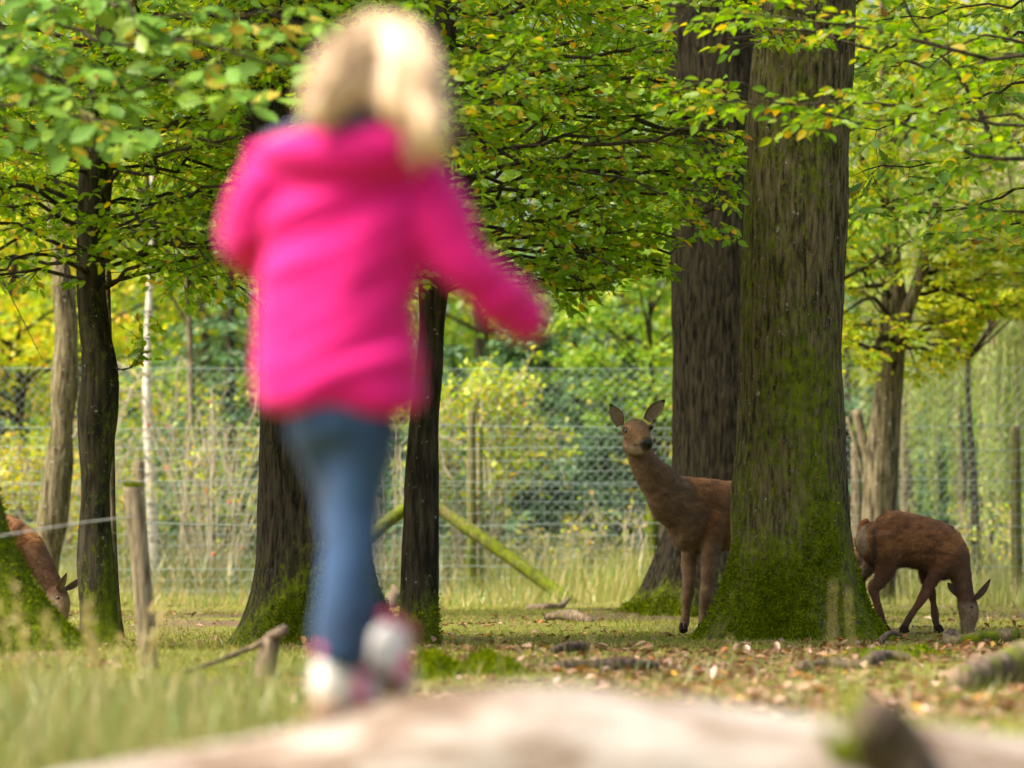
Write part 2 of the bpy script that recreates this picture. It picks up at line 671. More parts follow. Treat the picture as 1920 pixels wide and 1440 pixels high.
# ------------------------------------------------------------------ trunks
def trunk_mesh(ctrl, nz, ns, lobes=(), flare=0, fh=.3, bark=.012, freq=26, vstr=.13, moss_base=.5, moss_h=.8, moss_side=None, moss_all=0, seed=0, wob=.03, ztop=None):
    """ctrl rows x, y, z, r from the foot up; rings are level"""
    c = np.asarray(ctrl, float)
    rows = spline(c, nz)
    z0, z1 = c[0, 2], c[-1, 2]
    th = np.linspace(0, 2 * math.pi, ns, endpoint=False)
    zz = rows[:, 2][:, None]
    hz = np.maximum(zz - z0, 0)
    R = np.repeat(rows[:, 3][:, None], ns, 1)
    T = np.repeat(th[None], nz, 0)
    fl = np.exp(-hz / fh)
    R = R + flare * fl
    for ang, amp, wd in lobes:
        d = (T - math.radians(ang) + math.pi) % (2 * math.pi) - math.pi
        R = R + amp * np.exp(-hz / (fh * .9)) * np.exp(-(d / wd) ** 2)
    base = np.stack([np.cos(T) * R, np.sin(T) * R, zz + 0 * R], -1).reshape(-1, 3)
    Rm = rows[:, 3].mean()
    q = np.stack([np.cos(T) * Rm, np.sin(T) * Rm, (zz * vstr + 0 * R)], -1).reshape(-1, 3) * freq
    warp = fbm(q * .35, 2, seed + 3)[:, None] * .55
    rid = 1 - np.abs(vnoise(q + warp, seed)) * 2.2
    rid2 = 1 - np.abs(vnoise(q * 2.1 + warp + 7, seed + 1)) * 2.0
    disp = bark * (rid * .45 - 1.5 * np.clip(rid, 0, 1) ** 4 + .5 - .5 * np.clip(rid2, 0, 1) ** 3) + wob * Rm * 2 * vnoise(base * 2.2, seed + 5)
    rad = np.stack([np.cos(T), np.sin(T), 0 * T], -1).reshape(-1, 3)
    V = base + rad * disp[:, None]
    V[:, 0] += np.repeat(rows[:, 0], ns)
    V[:, 1] += np.repeat(rows[:, 1], ns)
    hzf = np.repeat(np.maximum(rows[:, 2] - z0, 0), ns)
    moss = moss_all + moss_base * np.exp(-(hzf / moss_h) ** 2) + .17 * fbm(np.stack([V[:, 0] * 3, V[:, 1] * 3, V[:, 2] * 1.2], 1), 3, seed + 8)
    if moss_side is not None:
        a, amt = moss_side
        moss = moss + amt * np.cos(T.ravel() - math.radians(a))
    me = make_mesh('trunk', V, [grid_faces(nz, ns)], {'moss': np.clip(moss, -.3, .6)})
    return me, V, rad, moss


def pxtrunk(rows, Y, sink=.06):
    """rows (u, v, half width px) at distance Y, foot first"""
    out = []
    for u, v, hw in rows:
        p = at(u, v, Y)
        out.append([p[0], Y, p[2], hw * Y / FPX])
    out[0][2] = -sink
    return out


def moss_fuzz(V, rad, moss, n, parent, size=.022, thr=.25, zmax=1.2):
    w = np.clip(moss - thr, 0, 1) * (V[:, 2] < zmax) * (V[:, 2] > -.02) * (rad[:, 1] < .35)
    if w.sum() <= 0:
        return
    i = rng.choice(len(V), n, p=w / w.sum())
    pos = V[i] + rng.normal(0, .006, (n, 3))
    dr = rad[i] * .7 + rng.normal(0, .5, (n, 3)) + [0, 0, .35]
    o = obj('moss_tufts', leaves_mesh('moss_tufts', T_fold(.22, .05), pos, dr, rng.normal(0, 1, (n, 3)), rng.uniform(.5, 1.3, n) * size, rng.random(n)), M_MOSSF, parent)
    tag(o, kind='stuff')


# ------------------------------------------------------------------ branches with leaf sprays
class Spray:
    def __init__(self, leaf=.072, tilt=.75):
        self.s = []
        self.p, self.d, self.n, self.l = [], [], [], []
        self.leaf, self.tilt = leaf, tilt

    def seg(self, a, b, r0, r1):
        self.s.append((*a, *b, r0, r1))

    def twig(self, p, d, L):
        d = unit(d)
        q = p + d * L + np.array([0, 0, -.10 * L])
        self.seg(p, q, .0028, .0014)
        n = max(3, int(L / .034))
        t = np.linspace(.12, 1, n)
        pts = p + (q - p) * t[:, None]
        sd = unit(np.cross(d, [0, 0, 1.0]))
        sg = np.where(np.arange(n) % 2, 1.0, -1.0)[:, None]
        ang = rng.uniform(.6, 1.1, (n, 1))
        ld = d * np.cos(ang) + sd * np.sin(ang) * sg + rng.normal(0, .28, (n, 3)) + [0, 0, -.28]
        ld[-1] = d + [0, 0, -.3]
        ln = np.array([0, 0, 1.0]) + rng.normal(0, self.tilt, (n, 3)) + np.array([0, -.35, 0])
        self.p.append(pts)
        self.d.append(ld)
        self.n.append(ln)
        self.l.append(self.leaf * rng.uniform(.65, 1.15, n))

    def sub(self, p, d, L, r):
        step = .10
        n = max(2, int(L / step))
        p = np.array(p)
        d = unit(d)
        sg = 1
        for i in range(n):
            d = unit(d + rng.normal(0, .13, 3) + [0, 0, -.015])
            q = p + d * step
            self.seg(p, q, r * (1 - .8 * i / n), r * (1 - .8 * (i + 1) / n))
            sd = unit(np.cross(d, [0, 0, 1.0])) * sg
            self.twig(q, d * .7 + sd * .75 + rng.normal(0, .22, 3), rng.uniform(.12, .30) * (1 - .35 * i / n))
            sg = -sg
            p = q
        self.twig(p, d, .18)

    def limb(self, pts, r0, r1, sub=.75, bare=.12, dens=1.0, jit=.03):
        pts = resample(spline(pts, 24), .15)
        pts[1:-1] += rng.normal(0, jit, (len(pts) - 2, 3))
        n = len(pts)
        sg = 1
        for i in range(n - 1):
            t = i / (n - 1)
            ra, rb = r0 + (r1 - r0) * t, r0 + (r1 - r0) * (i + 1) / (n - 1)
            self.seg(pts[i], pts[i + 1], ra, rb)
            if t < bare:
                continue
            d = unit(pts[i + 1] - pts[i])
            k = int(dens + rng.random())
            for _ in range(k):
                sd = unit(np.cross(d, [0, 0, 1.0])) * sg
                a = rng.uniform(.5, 1.2)
                dd = d * math.cos(a) + sd * math.sin(a) + np.array([0, 0, rng.normal(.02, .28)])
                self.sub(pts[i + 1], dd, sub * rng.uniform(.45, 1.1) * (1.05 - .55 * t), max(.004, rb * .45))
                sg = -sg
        self.sub(pts[-1], pts[-1] - pts[-2], sub * .5, max(.003, r1 * .7))

    def crown(self, base, z0, z1, n, len0, len1, rise=.25, r=.015, sub=.75, az0=0, dens=1.0, axis=None, azr=None):
        for k in range(n):
            f = (k + rng.random()) / n
            z = z0 + (z1 - z0) * f
            az = az0 + k * 2.39996 + rng.normal(0, .25) if azr is None else rng.uniform(*azr)
            L = (len0 + (len1 - len0) * f) * rng.uniform(.65, 1.1)
            b = np.array([base[0], base[1], z]) if axis is None else axis(z)
            h = np.array([math.cos(az), math.sin(az), 0])
            up = rise * L * rng.uniform(.2, 1.2)
            self.limb([b, b + h * L * .4 + [0, 0, up * .75], b + h * L * .75 + [0, 0, up], b + h * L + [0, 0, up * .85]], r * rng.uniform(.7, 1.2), .006, sub, .14, dens)

    def clean(self, keep):
        """drop leaves and twigs where keep(points) is False"""
        P = np.concatenate(self.p)
        k = keep(P)
        self.P, self.D, self.N, self.L = P[k], np.concatenate(self.d)[k], np.concatenate(self.n)[k], np.concatenate(self.l)[k]
        s = np.array(self.s)
        thick = s[:, 6] > .0125
        self.S = s[thick | keep(s[:, 3:6])]

    def build(self, parent, leafmat, twigmat, tpl, variants, n_single=300, rnd=None):
        rnd = rng.random(len(self.P)) if rnd is None else rnd(self.P)
        u, v = proj(self.P)
        dist = self.P[:, 1]
        nv = unit(self.N)
        face = np.abs((nv * unit(np.array([0, 0, CAM_H]) - self.P)).sum(1)) + .2
        score = self.L / dist * face * ((u > 0) & (u < 1920) & (v > 0) & (v < 1440))
        order = np.argsort(-score)
        single = order[:n_single]
        single = single[score[single] > 0]
        rest = np.ones(len(self.P), bool)
        rest[single] = False
        o = obj('foliage', leaves_mesh('foliage', tpl, self.P[rest], self.D[rest], self.N[rest], self.L[rest], rnd[rest]), leafmat, parent)
        tag(o, kind='stuff')
        inv = Matrix.Translation(parent.location).inverted()
        for i in single:
            d = unit(self.D[i])
            sd = unit(np.cross(self.N[i], d))
            nn = np.cross(d, sd)
            me = variants[int(rnd[i] * .999 * len(variants))]
            lf = bpy.data.objects.new('leaf', me)
            COL.objects.link(lf)
            lf.parent = parent
            M = Matrix([[*(d[k] * self.L[i], sd[k] * self.L[i], nn[k] * self.L[i]), self.P[i][k]] for k in range(3)] + [[0, 0, 0, 1]])
            lf.matrix_basis = inv @ M
        s = self.S
        big = s[:, 6] > .008
        for nm, msk, sd in (('branches', big, 6), ('twigs', ~big, 3)):
            if msk.any():
                V, F = prisms(s[msk, :3], s[msk, 3:6], s[msk, 6], s[msk, 7], sd)
                t = obj(nm, make_mesh(nm, V, [F], {'moss': np.full(len(V), -.1)}), twigmat, parent)
                tag(t, kind='stuff')


def variants_of(name, tpl, mat, n=8):
    out = []
    for k in range(n):
        me = make_mesh(name, tpl[0], [tpl[1]], {'rnd': np.full(len(tpl[0]), (k + .5) / n)}, smooth=False)
        me.materials.append(mat)
        out.append(me)
    return out


OV, OKT = T_ovate(), T_oak()
V_HORN = variants_of('leaf', OV, M_HORN)
V_OAK = variants_of('leaf', OKT, M_OAKL)
V_YEL = variants_of('leaf', OV, M_YEL)


def in_view(mu=350, top=-700):
    def f(P):
        u, v = proj(P)
        return (u > -mu) & (u < 1920 + mu) & (v > top)
    return f


# ---- the oaks
def oak(label, rows, Y, mat, nz, ns, fuzz=0, fsize=.022, **kw):
    c = pxtrunk(rows, Y)
    t = thing('oak_tree', label, 'tree', (c[0][0], Y, 0))
    me, V, rad, moss = trunk_mesh(c, nz, ns, **kw)
    obj('trunk', me, mat, t)
    if fuzz:
        moss_fuzz(V, rad, moss, fuzz, t, fsize)
    return t, c


def shade_crown(t, c, n, r, z0, z1, leaf=.16, seed=0):
    """high crown out of view above the frame, added to shade the trunks: clumps of leaves round limbs"""
    b = np.array(c[-1][:3])
    cl = 46
    az = rng.uniform(0, 2 * math.pi, cl)
    rr = r * np.sqrt(rng.random(cl))
    C = np.stack([b[0] + rr * np.cos(az), b[1] + rr * np.sin(az), rng.uniform(z0, z1, cl)], 1)
    k = rng.integers(0, cl, n)
    P = C[k] + rng.normal(0, 1, (n, 3)) * [.55, .55, .28]
    o = obj('crown', leaves_mesh('crown', T_fold(.3, .1), P, rng.normal(0, 1, (n, 3)) * [1, 1, .5], rng.normal(0, .6, (n, 3)) + [0, 0, 1], rng.uniform(.7, 1.2, n) * leaf, rng.random(n)), M_OAKL, t)  # unseen leaf clumps, added for the shade they cast below
    tag(o, kind='stuff')
    V, F = prisms(np.repeat([b], cl, 0) + rng.normal(0, .1, (cl, 3)), C, np.full(cl, .07), np.full(cl, .012), 5)
    tag(obj('limbs', make_mesh('limbs', V, [F], {'moss': np.zeros(len(V))}), M_OAKD, t), kind='stuff')


oakR, cR = oak('thick oak tree with mossy flared foot between the two brown deer',
               [(1480, 1200, 108), (1481, 1120, 108), (1481, 1000, 105), (1481, 800, 100), (1486, 500, 97), (1497, 250, 95), (1512, 0, 93), (1530, -500, 84), (1540, -1100, 62)], 19.0, M_OAK, 520, 240,
               fuzz=15000, fsize=.022, lobes=[(185, .16, .5), (228, .10, .35), (270, .05, .3), (318, .16, .35), (352, .22, .4), (90, .2, .5)], flare=.13, fh=.26,
               bark=.012, freq=30, moss_base=.26, moss_h=.7, moss_side=(245, .08), moss_all=.09, seed=2)
oakM, cM = oak('thick oak tree with mossy foot standing behind the pink jacket',
               [(592, 1200, 106), (592, 1100, 104), (590, 950, 101), (588, 780, 99), (580, 500, 98), (560, 250, 100), (545, 0, 95), (530, -500, 82), (520, -1100, 60)], 18.3, M_OAKD, 420, 200,
               fuzz=8000, lobes=[(190, .13, .5), (225, .08, .4), (300, .1, .4), (345, .2, .4), (90, .2, .5)], flare=.10, fh=.28,
               bark=.011, freq=30, moss_base=.40, moss_h=.8, moss_side=(320, .12), moss_all=-.12, seed=12)
oakB, cB = oak('dark furrowed oak tree with spreading mossy roots behind the alert deer',
               [(1352, 1152, 96), (1352, 1080, 94), (1352, 900, 91), (1352, 700, 90), (1350, 400, 89), (1342, 150, 87), (1335, 0, 85), (1325, -500, 76), (1320, -900, 58)], 26.0, M_OAKD, 360, 180,
               fuzz=9000, fsize=.03, lobes=[(182, .50, .26), (214, .36, .26), (244, .42, .2), (290, .3, .3), (350, .35, .35), (90, .3, .5)], flare=.10, fh=.40,
               bark=.017, freq=24, vstr=.10, moss_base=.75, moss_h=.55, moss_all=-.34, seed=22)
oakL, cL = oak('mossy sloping oak foot hiding half of the grazing red deer',
               [(-150, 1226, 130), (-152, 1150, 128), (-160, 950, 122), (-170, 700, 118), (-185, 300, 112), (-200, -200, 100), (-200, -900, 70)], 15.7, M_OAK, 320, 200,
               fuzz=15000, fsize=.022, lobes=[(0, .33, .5), (330, .26, .4), (285, .27, .4), (200, .2, .6)], flare=.28, fh=.50,
               bark=.010, freq=30, moss_base=.45, moss_h=1.3, moss_all=.1, seed=32)
for t_, c_, n_ in ((oakR, cR, 2600), (oakM, cM, 2600), (oakB, cB, 3500), (oakL, cL, 2000)):
    shade_crown(t_, c_, n_, 4.2, 6.2, 10.5)

# oak sprays hanging into the picture from the left oak
sp = Spray(leaf=.125, tilt=.6)
for (a, b, c2) in [((-150, -260, 15.2), (150, 60, 13.4), (560, 120, 12.6)), ((-150, -180, 15.2), (60, 130, 13.2), (430, 190, 12.4)),
                   ((-140, -60, 15.2), (-20, 180, 13.2), (210, 235, 12.5)), ((-150, -200, 15.3), (240, 10, 13.0), (560, 45, 12.9)), ((-150, -150, 15.2), (-60, 40, 13.6), (120, 150, 12.9))]:
    sp.limb([at(*a), at(*b), (at(*b) + at(*c2)) / 2 + [0, 0, .03], at(*c2)], .02, .005, sub=.42, bare=.42, dens=.75)
def keep_oak(P):
    u, v = proj(P)
    return (u > -300) & (v > -250) & (v < 300 - .28 * np.clip(u - 150, 0, 1000)) & (u < 620)
sp.clean(keep_oak)
k_ = rng.random(len(sp.P)) < .8
sp.P, sp.D, sp.N, sp.L = sp.P[k_], sp.D[k_], sp.N[k_], sp.L[k_]
sp.build(oakL, M_OAKL, M_TWIG, OKT, V_OAK, 300)


# ---- hornbeams
def hornbeam(label, rows, Y, mat, sides=64, nz=260, name='hornbeam_tree', **kw):
    c = pxtrunk(rows, Y)
    t = thing(name, label, 'tree', (c[0][0], Y, 0))
    k = dict(bark=.004, freq=34, vstr=.10, wob=.10, flare=.02, fh=.12, moss_base=.3, moss_h=.4)
    k.update(kw)
    me, V, rad, moss = trunk_mesh(c, nz, sides, **k)
    obj('trunk', me, mat, t)
    ca = np.array(c)
    ax = lambda z: np.array([np.interp(z, ca[:, 2], ca[:, 0]), Y, z])
    return t, ax, (V, rad, moss)


hbL, axL, mL = hornbeam('dark slender hornbeam tree with knobbly bends beside the leaning wooden post',
                        [(192, 1205, 36), (184, 1120, 33), (178, 1000, 31), (180, 850, 31), (184, 760, 33), (187, 690, 33), (176, 600, 30), (171, 500, 29), (178, 350, 28), (198, 120, 26), (215, -200, 22), (225, -600, 15)],
                        17.6, M_HBARK, moss_all=.05, moss_side=(340, .1), lobes=[(200, .05, .4), (330, .09, .4)], seed=41)
hbM, axM, mM = hornbeam('straight dark hornbeam tree right of the blue jeans',
                        [(786, 1210, 36), (787, 1100, 35), (790, 950, 32), (794, 800, 31), (806, 680, 29), (812, 560, 25), (818, 400, 24), (828, 180, 22), (838, -50, 21), (850, -600, 13)],
                        18.0, M_HBARK, moss_base=.42, moss_h=.35, moss_all=-.1, seed=43)
moss_fuzz(*mM, 900, hbM, .02, .15, .3)

# left canopy
sp = Spray()
sp.crown((0, 17.6), 2.45, 5.0, 58, 2.5, 2.2, rise=.10, axis=axL, sub=.85, dens=1.25)
for z, az, L in ((2.05, -1.2, .9), (2.08, -.6, 1.3), (2.1, -.25, 1.6), (2.15, .15, 1.7), (2.1, 3.6, 1.2), (2.15, -2.2, 1.1), (2.2, -1.6, .9), (2.25, -.4, 1.9), (2.2, 2.9, 1.3), (2.3, -.9, 1.3), (2.25, .1, 1.9), (2.3, -.5, 1.7), (2.35, 3.4, 1.3), (2.5, -.25, 2.0), (2.6, .5, 1.8), (2.4, -1.0, 1.1), (2.45, 4.0, 1.2)):
    b = axL(z)
    h = np.array([math.cos(az), math.sin(az), 0])
    sp.limb([b, b + h * L * .35 + [0, 0, .14], b + h * L * .7 + [0, 0, .06], b + h * L + [0, 0, -.12]], .014, .006, .62)
# sprout on the knot
b = at(214, 690, 17.5)
pk = [b, b + [.05, -.02, -.012], b + [.10, -.03, .0], b + [.14, -.04, .03], b + [.17, -.04, .08], b + [.18, -.04, .15]]
for a_, c_ in zip(pk[:-1], pk[1:]):
    sp.seg(np.array(a_), np.array(c_), .007, .006)
for q_ in pk[2:]:
    for _ in range(2):
        sp.twig(np.array(q_), rng.normal(0, .5, 3) + [.1, -.3, .45], rng.uniform(.08, .15))
def keep_L(P):
    u, v = proj(P)
    top = v > -130
    lim = 535 + 85 * np.exp(-((u - 370) / 90.) ** 2) + 40 * vnoise(np.stack([u / 60., v * 0, v * 0], 1), 3)
    show = (u > 452) & (u < 552) & (v > 165) & (v < 330) & (P[:, 1] < 18.2)
    return (top & (u > -450) & (v < lim) & ~show) | ((u > 210) & (u < 300) & (v > 590) & (v < 705) & (P[:, 1] < 17.8))
sp.clean(keep_L)
sp.build(hbL, M_HORN, M_TWIG, OV, V_HORN, 300)

# middle canopy
sp = Spray()
sp.crown((0, 18.0), 2.6, 5.0, 56, 2.9, 2.5, rise=.10, axis=axM, sub=.9, dens=1.15)
for z, az, L in ((2.1, -.2, 1.5), (2.12, .25, 1.7), (2.15, -.6, 1.3), (2.2, .05, 2.0), (2.22, -.35, 2.1), (2.25, .5, 1.9), (2.3, -.1, 2.3), (2.3, -.8, 1.5), (2.15, 3.3, 1.2), (2.2, 2.9, 1.4), (2.35, 0, 1.6), (2.4, -.45, 1.9), (2.5, .35, 2.0), (2.4, 3.3, 1.4), (2.6, -.15, 2.4), (2.7, -.7, 2.0), (2.8, .15, 2.6), (2.55, -1.1, 1.2), (2.5, 2.8, 1.5), (2.95, -.3, 2.6), (3.1, .0, 2.7), (3.3, -.2, 2.7)):
    b = axM(z)
    h = np.array([math.cos(az), math.sin(az), 0])
    sp.limb([b, b + h * L * .35 + [0, 0, .12], b + h * L * .7 + [0, 0, .05], b + h * L + [0, 0, -.10]], .014, .006, .7)
# bare crooked limbs seen right of the hair
for pl in ([(832, 255), (890, 283), (955, 276), (1005, 232), (1062, 216)], [(955, 276), (1010, 304), (1110, 302), (1215, 294)], [(832, 238), (890, 255), (945, 285), (1010, 318), (1170, 322)],
           [(1190, 222), (1270, 246), (1350, 252)], [(838, 10), (880, 25), (912, 37)]):
    pts = np.array([at(u, v, 17.8) for u, v in pl])
    sp.limb(pts, .017, .009, .35, bare=.55, dens=.4, jit=.006)
def keep_M(P):
    u, v = proj(P)
    lim = 575 - 80 * smooth01((u - 1130) / 160.) - 70 * smooth01((620 - u) / 200.) + 35 * vnoise(np.stack([u / 60., v * 0, v * 0], 1), 5)
    lim = np.where(u > 1392, 90, lim)
    gap = (u > 1268) & (v > 452)
    gap |= (u > 452) & (u < 552) & (v > 165) & (v < 330) & (P[:, 1] < 18.4)
    gap |= (u > 1258) & (u < 1405) & (v > 10) & (v < 140 + .25 * (u - 1258))
    gap |= (np.abs(u - 830) < 26) & (v < 130) & (P[:, 1] < 18.0)
    return (u < 1560) & (v > -130) & (v < lim) & ~gap
sp.clean(keep_M)
sp.build(hbM, M_HORN, M_TWIG, OV, V_HORN, 300)

# right-hand hornbeam standing beyond the frame, its boughs crossing the oak
hbR, axR, _ = hornbeam('hornbeam tree whose small leaved boughs cross the upper trunk of the thick oak',
                       [(2230, 1240, 40), (2225, 1000, 36), (2215, 600, 32), (2200, 200, 30), (2190, -300, 24), (2180, -800, 14)], 15.4, M_HBARK, seed=47, nz=120)
sp = Spray(leaf=.08)
for pl, r, sb, bare in (([(2210, 330), (1990, 300), (1850, 300), (1720, 245), (1560, 215)], .018, .5, .25),
                        ([(2205, 120), (1920, 290), (1800, 150), (1740, 80), (1690, -10)], .020, .45, .45),
                        ([(2200, 60), (1900, 110), (1650, 60), (1450, 30)], .016, .5, .25),
                        ([(1760, 140), (1600, 80), (1430, 45), (1300, 40)], .010, .35, .1),
                        ([(2210, 230), (1900, 235), (1650, 195), (1430, 190)], .014, .45, .25),
                        ([(1560, 215), (1450, 205), (1380, 190)], .009, .32, .1),
                        ([(1450, 190), (1350, 150), (1260, 175)], .008, .4, .1),
                        ([(2205, 60), (2000, 90), (1850, 60), (1760, 110)], .014, .5, .2),
                        ([(2210, 330), (2020, 260), (1900, 215), (1800, 225)], .014, .5, .2),
                        ([(2210, 300), (2030, 380), (1900, 400), (1760, 370)], .014, .45, .2)):
    Yd = 15.4 + rng.uniform(-.5, .5)
    sp.limb(np.array([at(u, v, Yd) for u, v in pl]), r, .006, sb, bare, 1.0, .012)
def keep_R(P):
    u, v = proj(P)
    lim = np.where(u < 1640, 258, 300) + 30 * vnoise(np.stack([u / 40., v * 0, v * 0], 1), 6)
    lim = np.where(u > 1700, 440, lim)
    band = (u > 1390) & (u < 1590) & (v > 75) & (v < 150)
    return (u > 1240) & (u < 2350) & (v > -400) & (v < lim) & ~band
sp.clean(keep_R)
sp.build(hbR, M_HORN, M_TWIG, OV, V_HORN, 300)

# young oak boughs low on the right (lobed leaves) from a second oak beyond the frame
oakX, cX = oak('oak tree whose lobed leaves droop in front of the yellow green hornbeam',
               [(2320, 1205, 60), (2320, 800, 55), (2310, 300, 52), (2300, -300, 44), (2290, -800, 30)], 19.6, M_OAKD, 120, 60, bark=.01, flare=.1, seed=52)
sp = Spray(leaf=.115, tilt=.6)
for pl in ([(2300, 300), (2000, 330), (1800, 390), (1640, 400)], [(2300, 360), (2050, 430), (1880, 425), (1700, 440)], [(2300, 250), (2000, 250), (1800, 300), (1620, 320)],
           [(2300, 100), (2000, 130), (1800, 200), (1620, 240)], [(2300, 0), (2000, 40), (1800, 90), (1620, 130)], [(2300, 400), (2100, 470), (1950, 470), (1840, 455)], [(2300, -60), (2000, -10), (1800, 20), (1640, 40)]):
    sp.limb(np.array([at(u, v, 19.6 + rng.uniform(-.6, .9)) for u, v in pl]), .016, .005, .5, .2, .8, .02)
def keep_X(P):
    u, v = proj(P)
    lim = 470 - 90 * smooth01((u - 1750) / -120.) + 45 * vnoise(np.stack([u / 45., v * 0, v * 0], 1), 8)
    return (u > 1570) & (u < 2300) & (v > -400) & (v < lim)
sp.clean(keep_X)
k_ = rng.random(len(sp.P)) < .6
sp.P, sp.D, sp.N, sp.L = sp.P[k_], sp.D[k_], sp.N[k_], sp.L[k_]
sp.build(oakX, M_OAKL, M_TWIG, OKT, V_OAK, 300)

# pale hornbeam by the fence, fork and yellow-green crown
hbF, axF, _ = hornbeam('pale ridged hornbeam tree with yellow green crown standing at the fence',
                       [(1646, 1117, 30), (1648, 1000, 27), (1652, 900, 26), (1660, 790, 25), (1670, 690, 24), (1676, 600, 23), (1676, 520, 20), (1668, 440, 17), (1660, 200, 13), (1650, -100, 8)], 32.6, M_PALEB,
                       bark=.012, freq=18, vstr=.06, moss_all=-.05, wob=.16, seed=61)
bb = Buf()
tube(bb, resample(spline([at(1684, 640, 32.5), at(1706, 570, 32.4), at(1725, 520, 32.4), at(1738, 470, 32.3), at(1760, 380, 32.2)], 20), .1), .07, 10)
obj('fork_limb', bb.mesh('fork_limb', {'moss': np.zeros(bb.n)}), M_PALEB, hbF)
sp = Spray(leaf=.10, tilt=.7)
for pl in ([(1676, 600), (1620, 560), (1580, 590)], [(1676, 640), (1620, 650), (1570, 655)], [(1684, 640), (1760, 610), (1840, 590), (1920, 560)], [(1680, 560), (1760, 540), (1850, 520), (1960, 500)],
           [(1690, 650), (1730, 650), (1745, 690)], [(1670, 560), (1600, 500), (1560, 480)], [(1725, 520), (1800, 480), (1900, 470)], [(1680, 600), (1720, 630), (1790, 650)],
           [(1676, 690), (1640, 660), (1600, 690)], [(1670, 500), (1600, 450), (1540, 420)], [(1740, 470), (1850, 420), (1950, 400)], [(1668, 440), (1700, 350), (1800, 300)],
           [(1665, 400), (1620, 300), (1600, 200)], [(1720, 520), (1820, 560), (1900, 610)], [(1660, 300), (1720, 200), (1850, 150)], [(1660, 200), (1720, 60), (1850, 20)]):
    for rep in range(3):
        Yd = rng.uniform(-1.3, 1.0)
        du, dv = (0, 0) if rep == 0 else (rng.normal(0, 30), rng.normal(0, 28))
        sp.limb(np.array([at(u + du * min(1, k), v + dv * min(1, k), 32.5 + Yd * min(1, k / 2)) for k, (u, v) in enumerate(pl)]), .035 if rep == 0 else .012, .008, .7, .12, 1.3, .03)
def keep_F(P):
    u, v = proj(P)
    lim = 690 - 90 * smooth01((u - 1760) / 120.) + 30 * vnoise(np.stack([u / 40., v * 0, v * 0], 1), 9)
    return (u > 1480) & (u < 2150) & (v < lim)
sp.clean(keep_F)
sp.build(hbF, M_YEL, M_TWIG, OV, V_YEL, 200)

# lichen-grey leaning tree on the left, near the fence
hbG, axG, _ = hornbeam('grey leaning tree with lichen patches behind the grazing deer',
                       [(74, 1140, 28), (86, 1070, 25), (100, 960, 24), (112, 850, 24), (120, 720, 22), (124, 620, 20), (116, 520, 18), (104, 380, 16), (95, 100, 12)], 30.0, M_PALEB,
                       bark=.008, freq=20, moss_all=-.02, moss_side=(180, .12), wob=.12, seed=63)
hbS, axS, _ = hornbeam('thin pale stem growing close behind the dark slender hornbeam',
                       [(222, 1190, 9), (214, 1100, 8), (209, 950, 7), (208, 820, 6), (205, 650, 5), (200, 400, 4)], 19.4, M_PALEB, sides=20, nz=90, bark=.002, name='sapling_tree', seed=64)


# ------------------------------------------------------------------ background trees
def cloud_tree(name, label, u, Y, top_v, mat, bark, trunk_r, spread, z_low, n, leaf, rnd=None, tall=None, group=None, sq=.6, flat=.35, clumps=40, lean=0, spike=None):
    b = at(u, HOR, Y)
    zt = at(u, top_v, Y)[2] if tall is None else tall
    t = thing(name, label, 'tree', (b[0], Y, 0), group)
    buf = Buf()
    zs = np.linspace(-.1, zt * .93, 22)
    path = np.stack([b[0] + lean * zs + .04 * np.sin(zs * 1.3 + u), np.full(22, Y), zs], 1)
    tube(buf, path, trunk_r * (1 - .75 * np.linspace(0, 1, 22)), 14)
    obj('trunk', buf.mesh('trunk', {'moss': np.zeros(buf.n)}), bark, t)
    cl = clumps
    f = rng.random(cl) ** .8
    zc = z_low + (zt - z_low) * f
    prof = np.sin(np.clip((f * .9 + .1), 0, 1) * math.pi) ** sq
    az = rng.uniform(0, 2 * math.pi, cl)
    rr = spread * prof * np.sqrt(rng.uniform(.05, 1, cl))
    C = np.stack([b[0] + lean * zc + rr * np.cos(az), Y + rr * np.sin(az), zc], 1)
    k = rng.integers(0, cl, n)
    P = C[k] + rng.normal(0, 1, (n, 3)) * np.array([1, 1, flat]) * spread * .20
    P[:, 2] = np.maximum(P[:, 2], .15)
    o = obj('crown', leaves_mesh('crown', T_fold(.3, .1), P, rng.normal(0, 1, (n, 3)) * [1, 1, .6] + [0, 0, -.3], rng.normal(0, .7, (n, 3)) + [0, -.3, .9], rng.uniform(.6, 1.25, n) * leaf, rng.random(n)), mat, t)
    tag(o, kind='stuff')
    i = np.minimum((np.clip(zc - .6, .3, zt) / (zt * .93) * 21).astype(int), 21)
    V, F = prisms(path[i], C, np.full(cl, trunk_r * .28), np.full(cl, .008), 4)
    V2, F2 = prisms(C + rng.normal(0, spread * .12, (cl, 3)), C + rng.normal(0, spread * .25, (cl, 3)), np.full(cl, .008), np.full(cl, .003), 3)
    tag(obj('branches', make_mesh('branches', np.concatenate([V, V2]), [np.concatenate([F, F2 + len(V)])], {'moss': np.zeros(len(V) + len(V2))}), M_TWIG, t), kind='stuff')
    return t


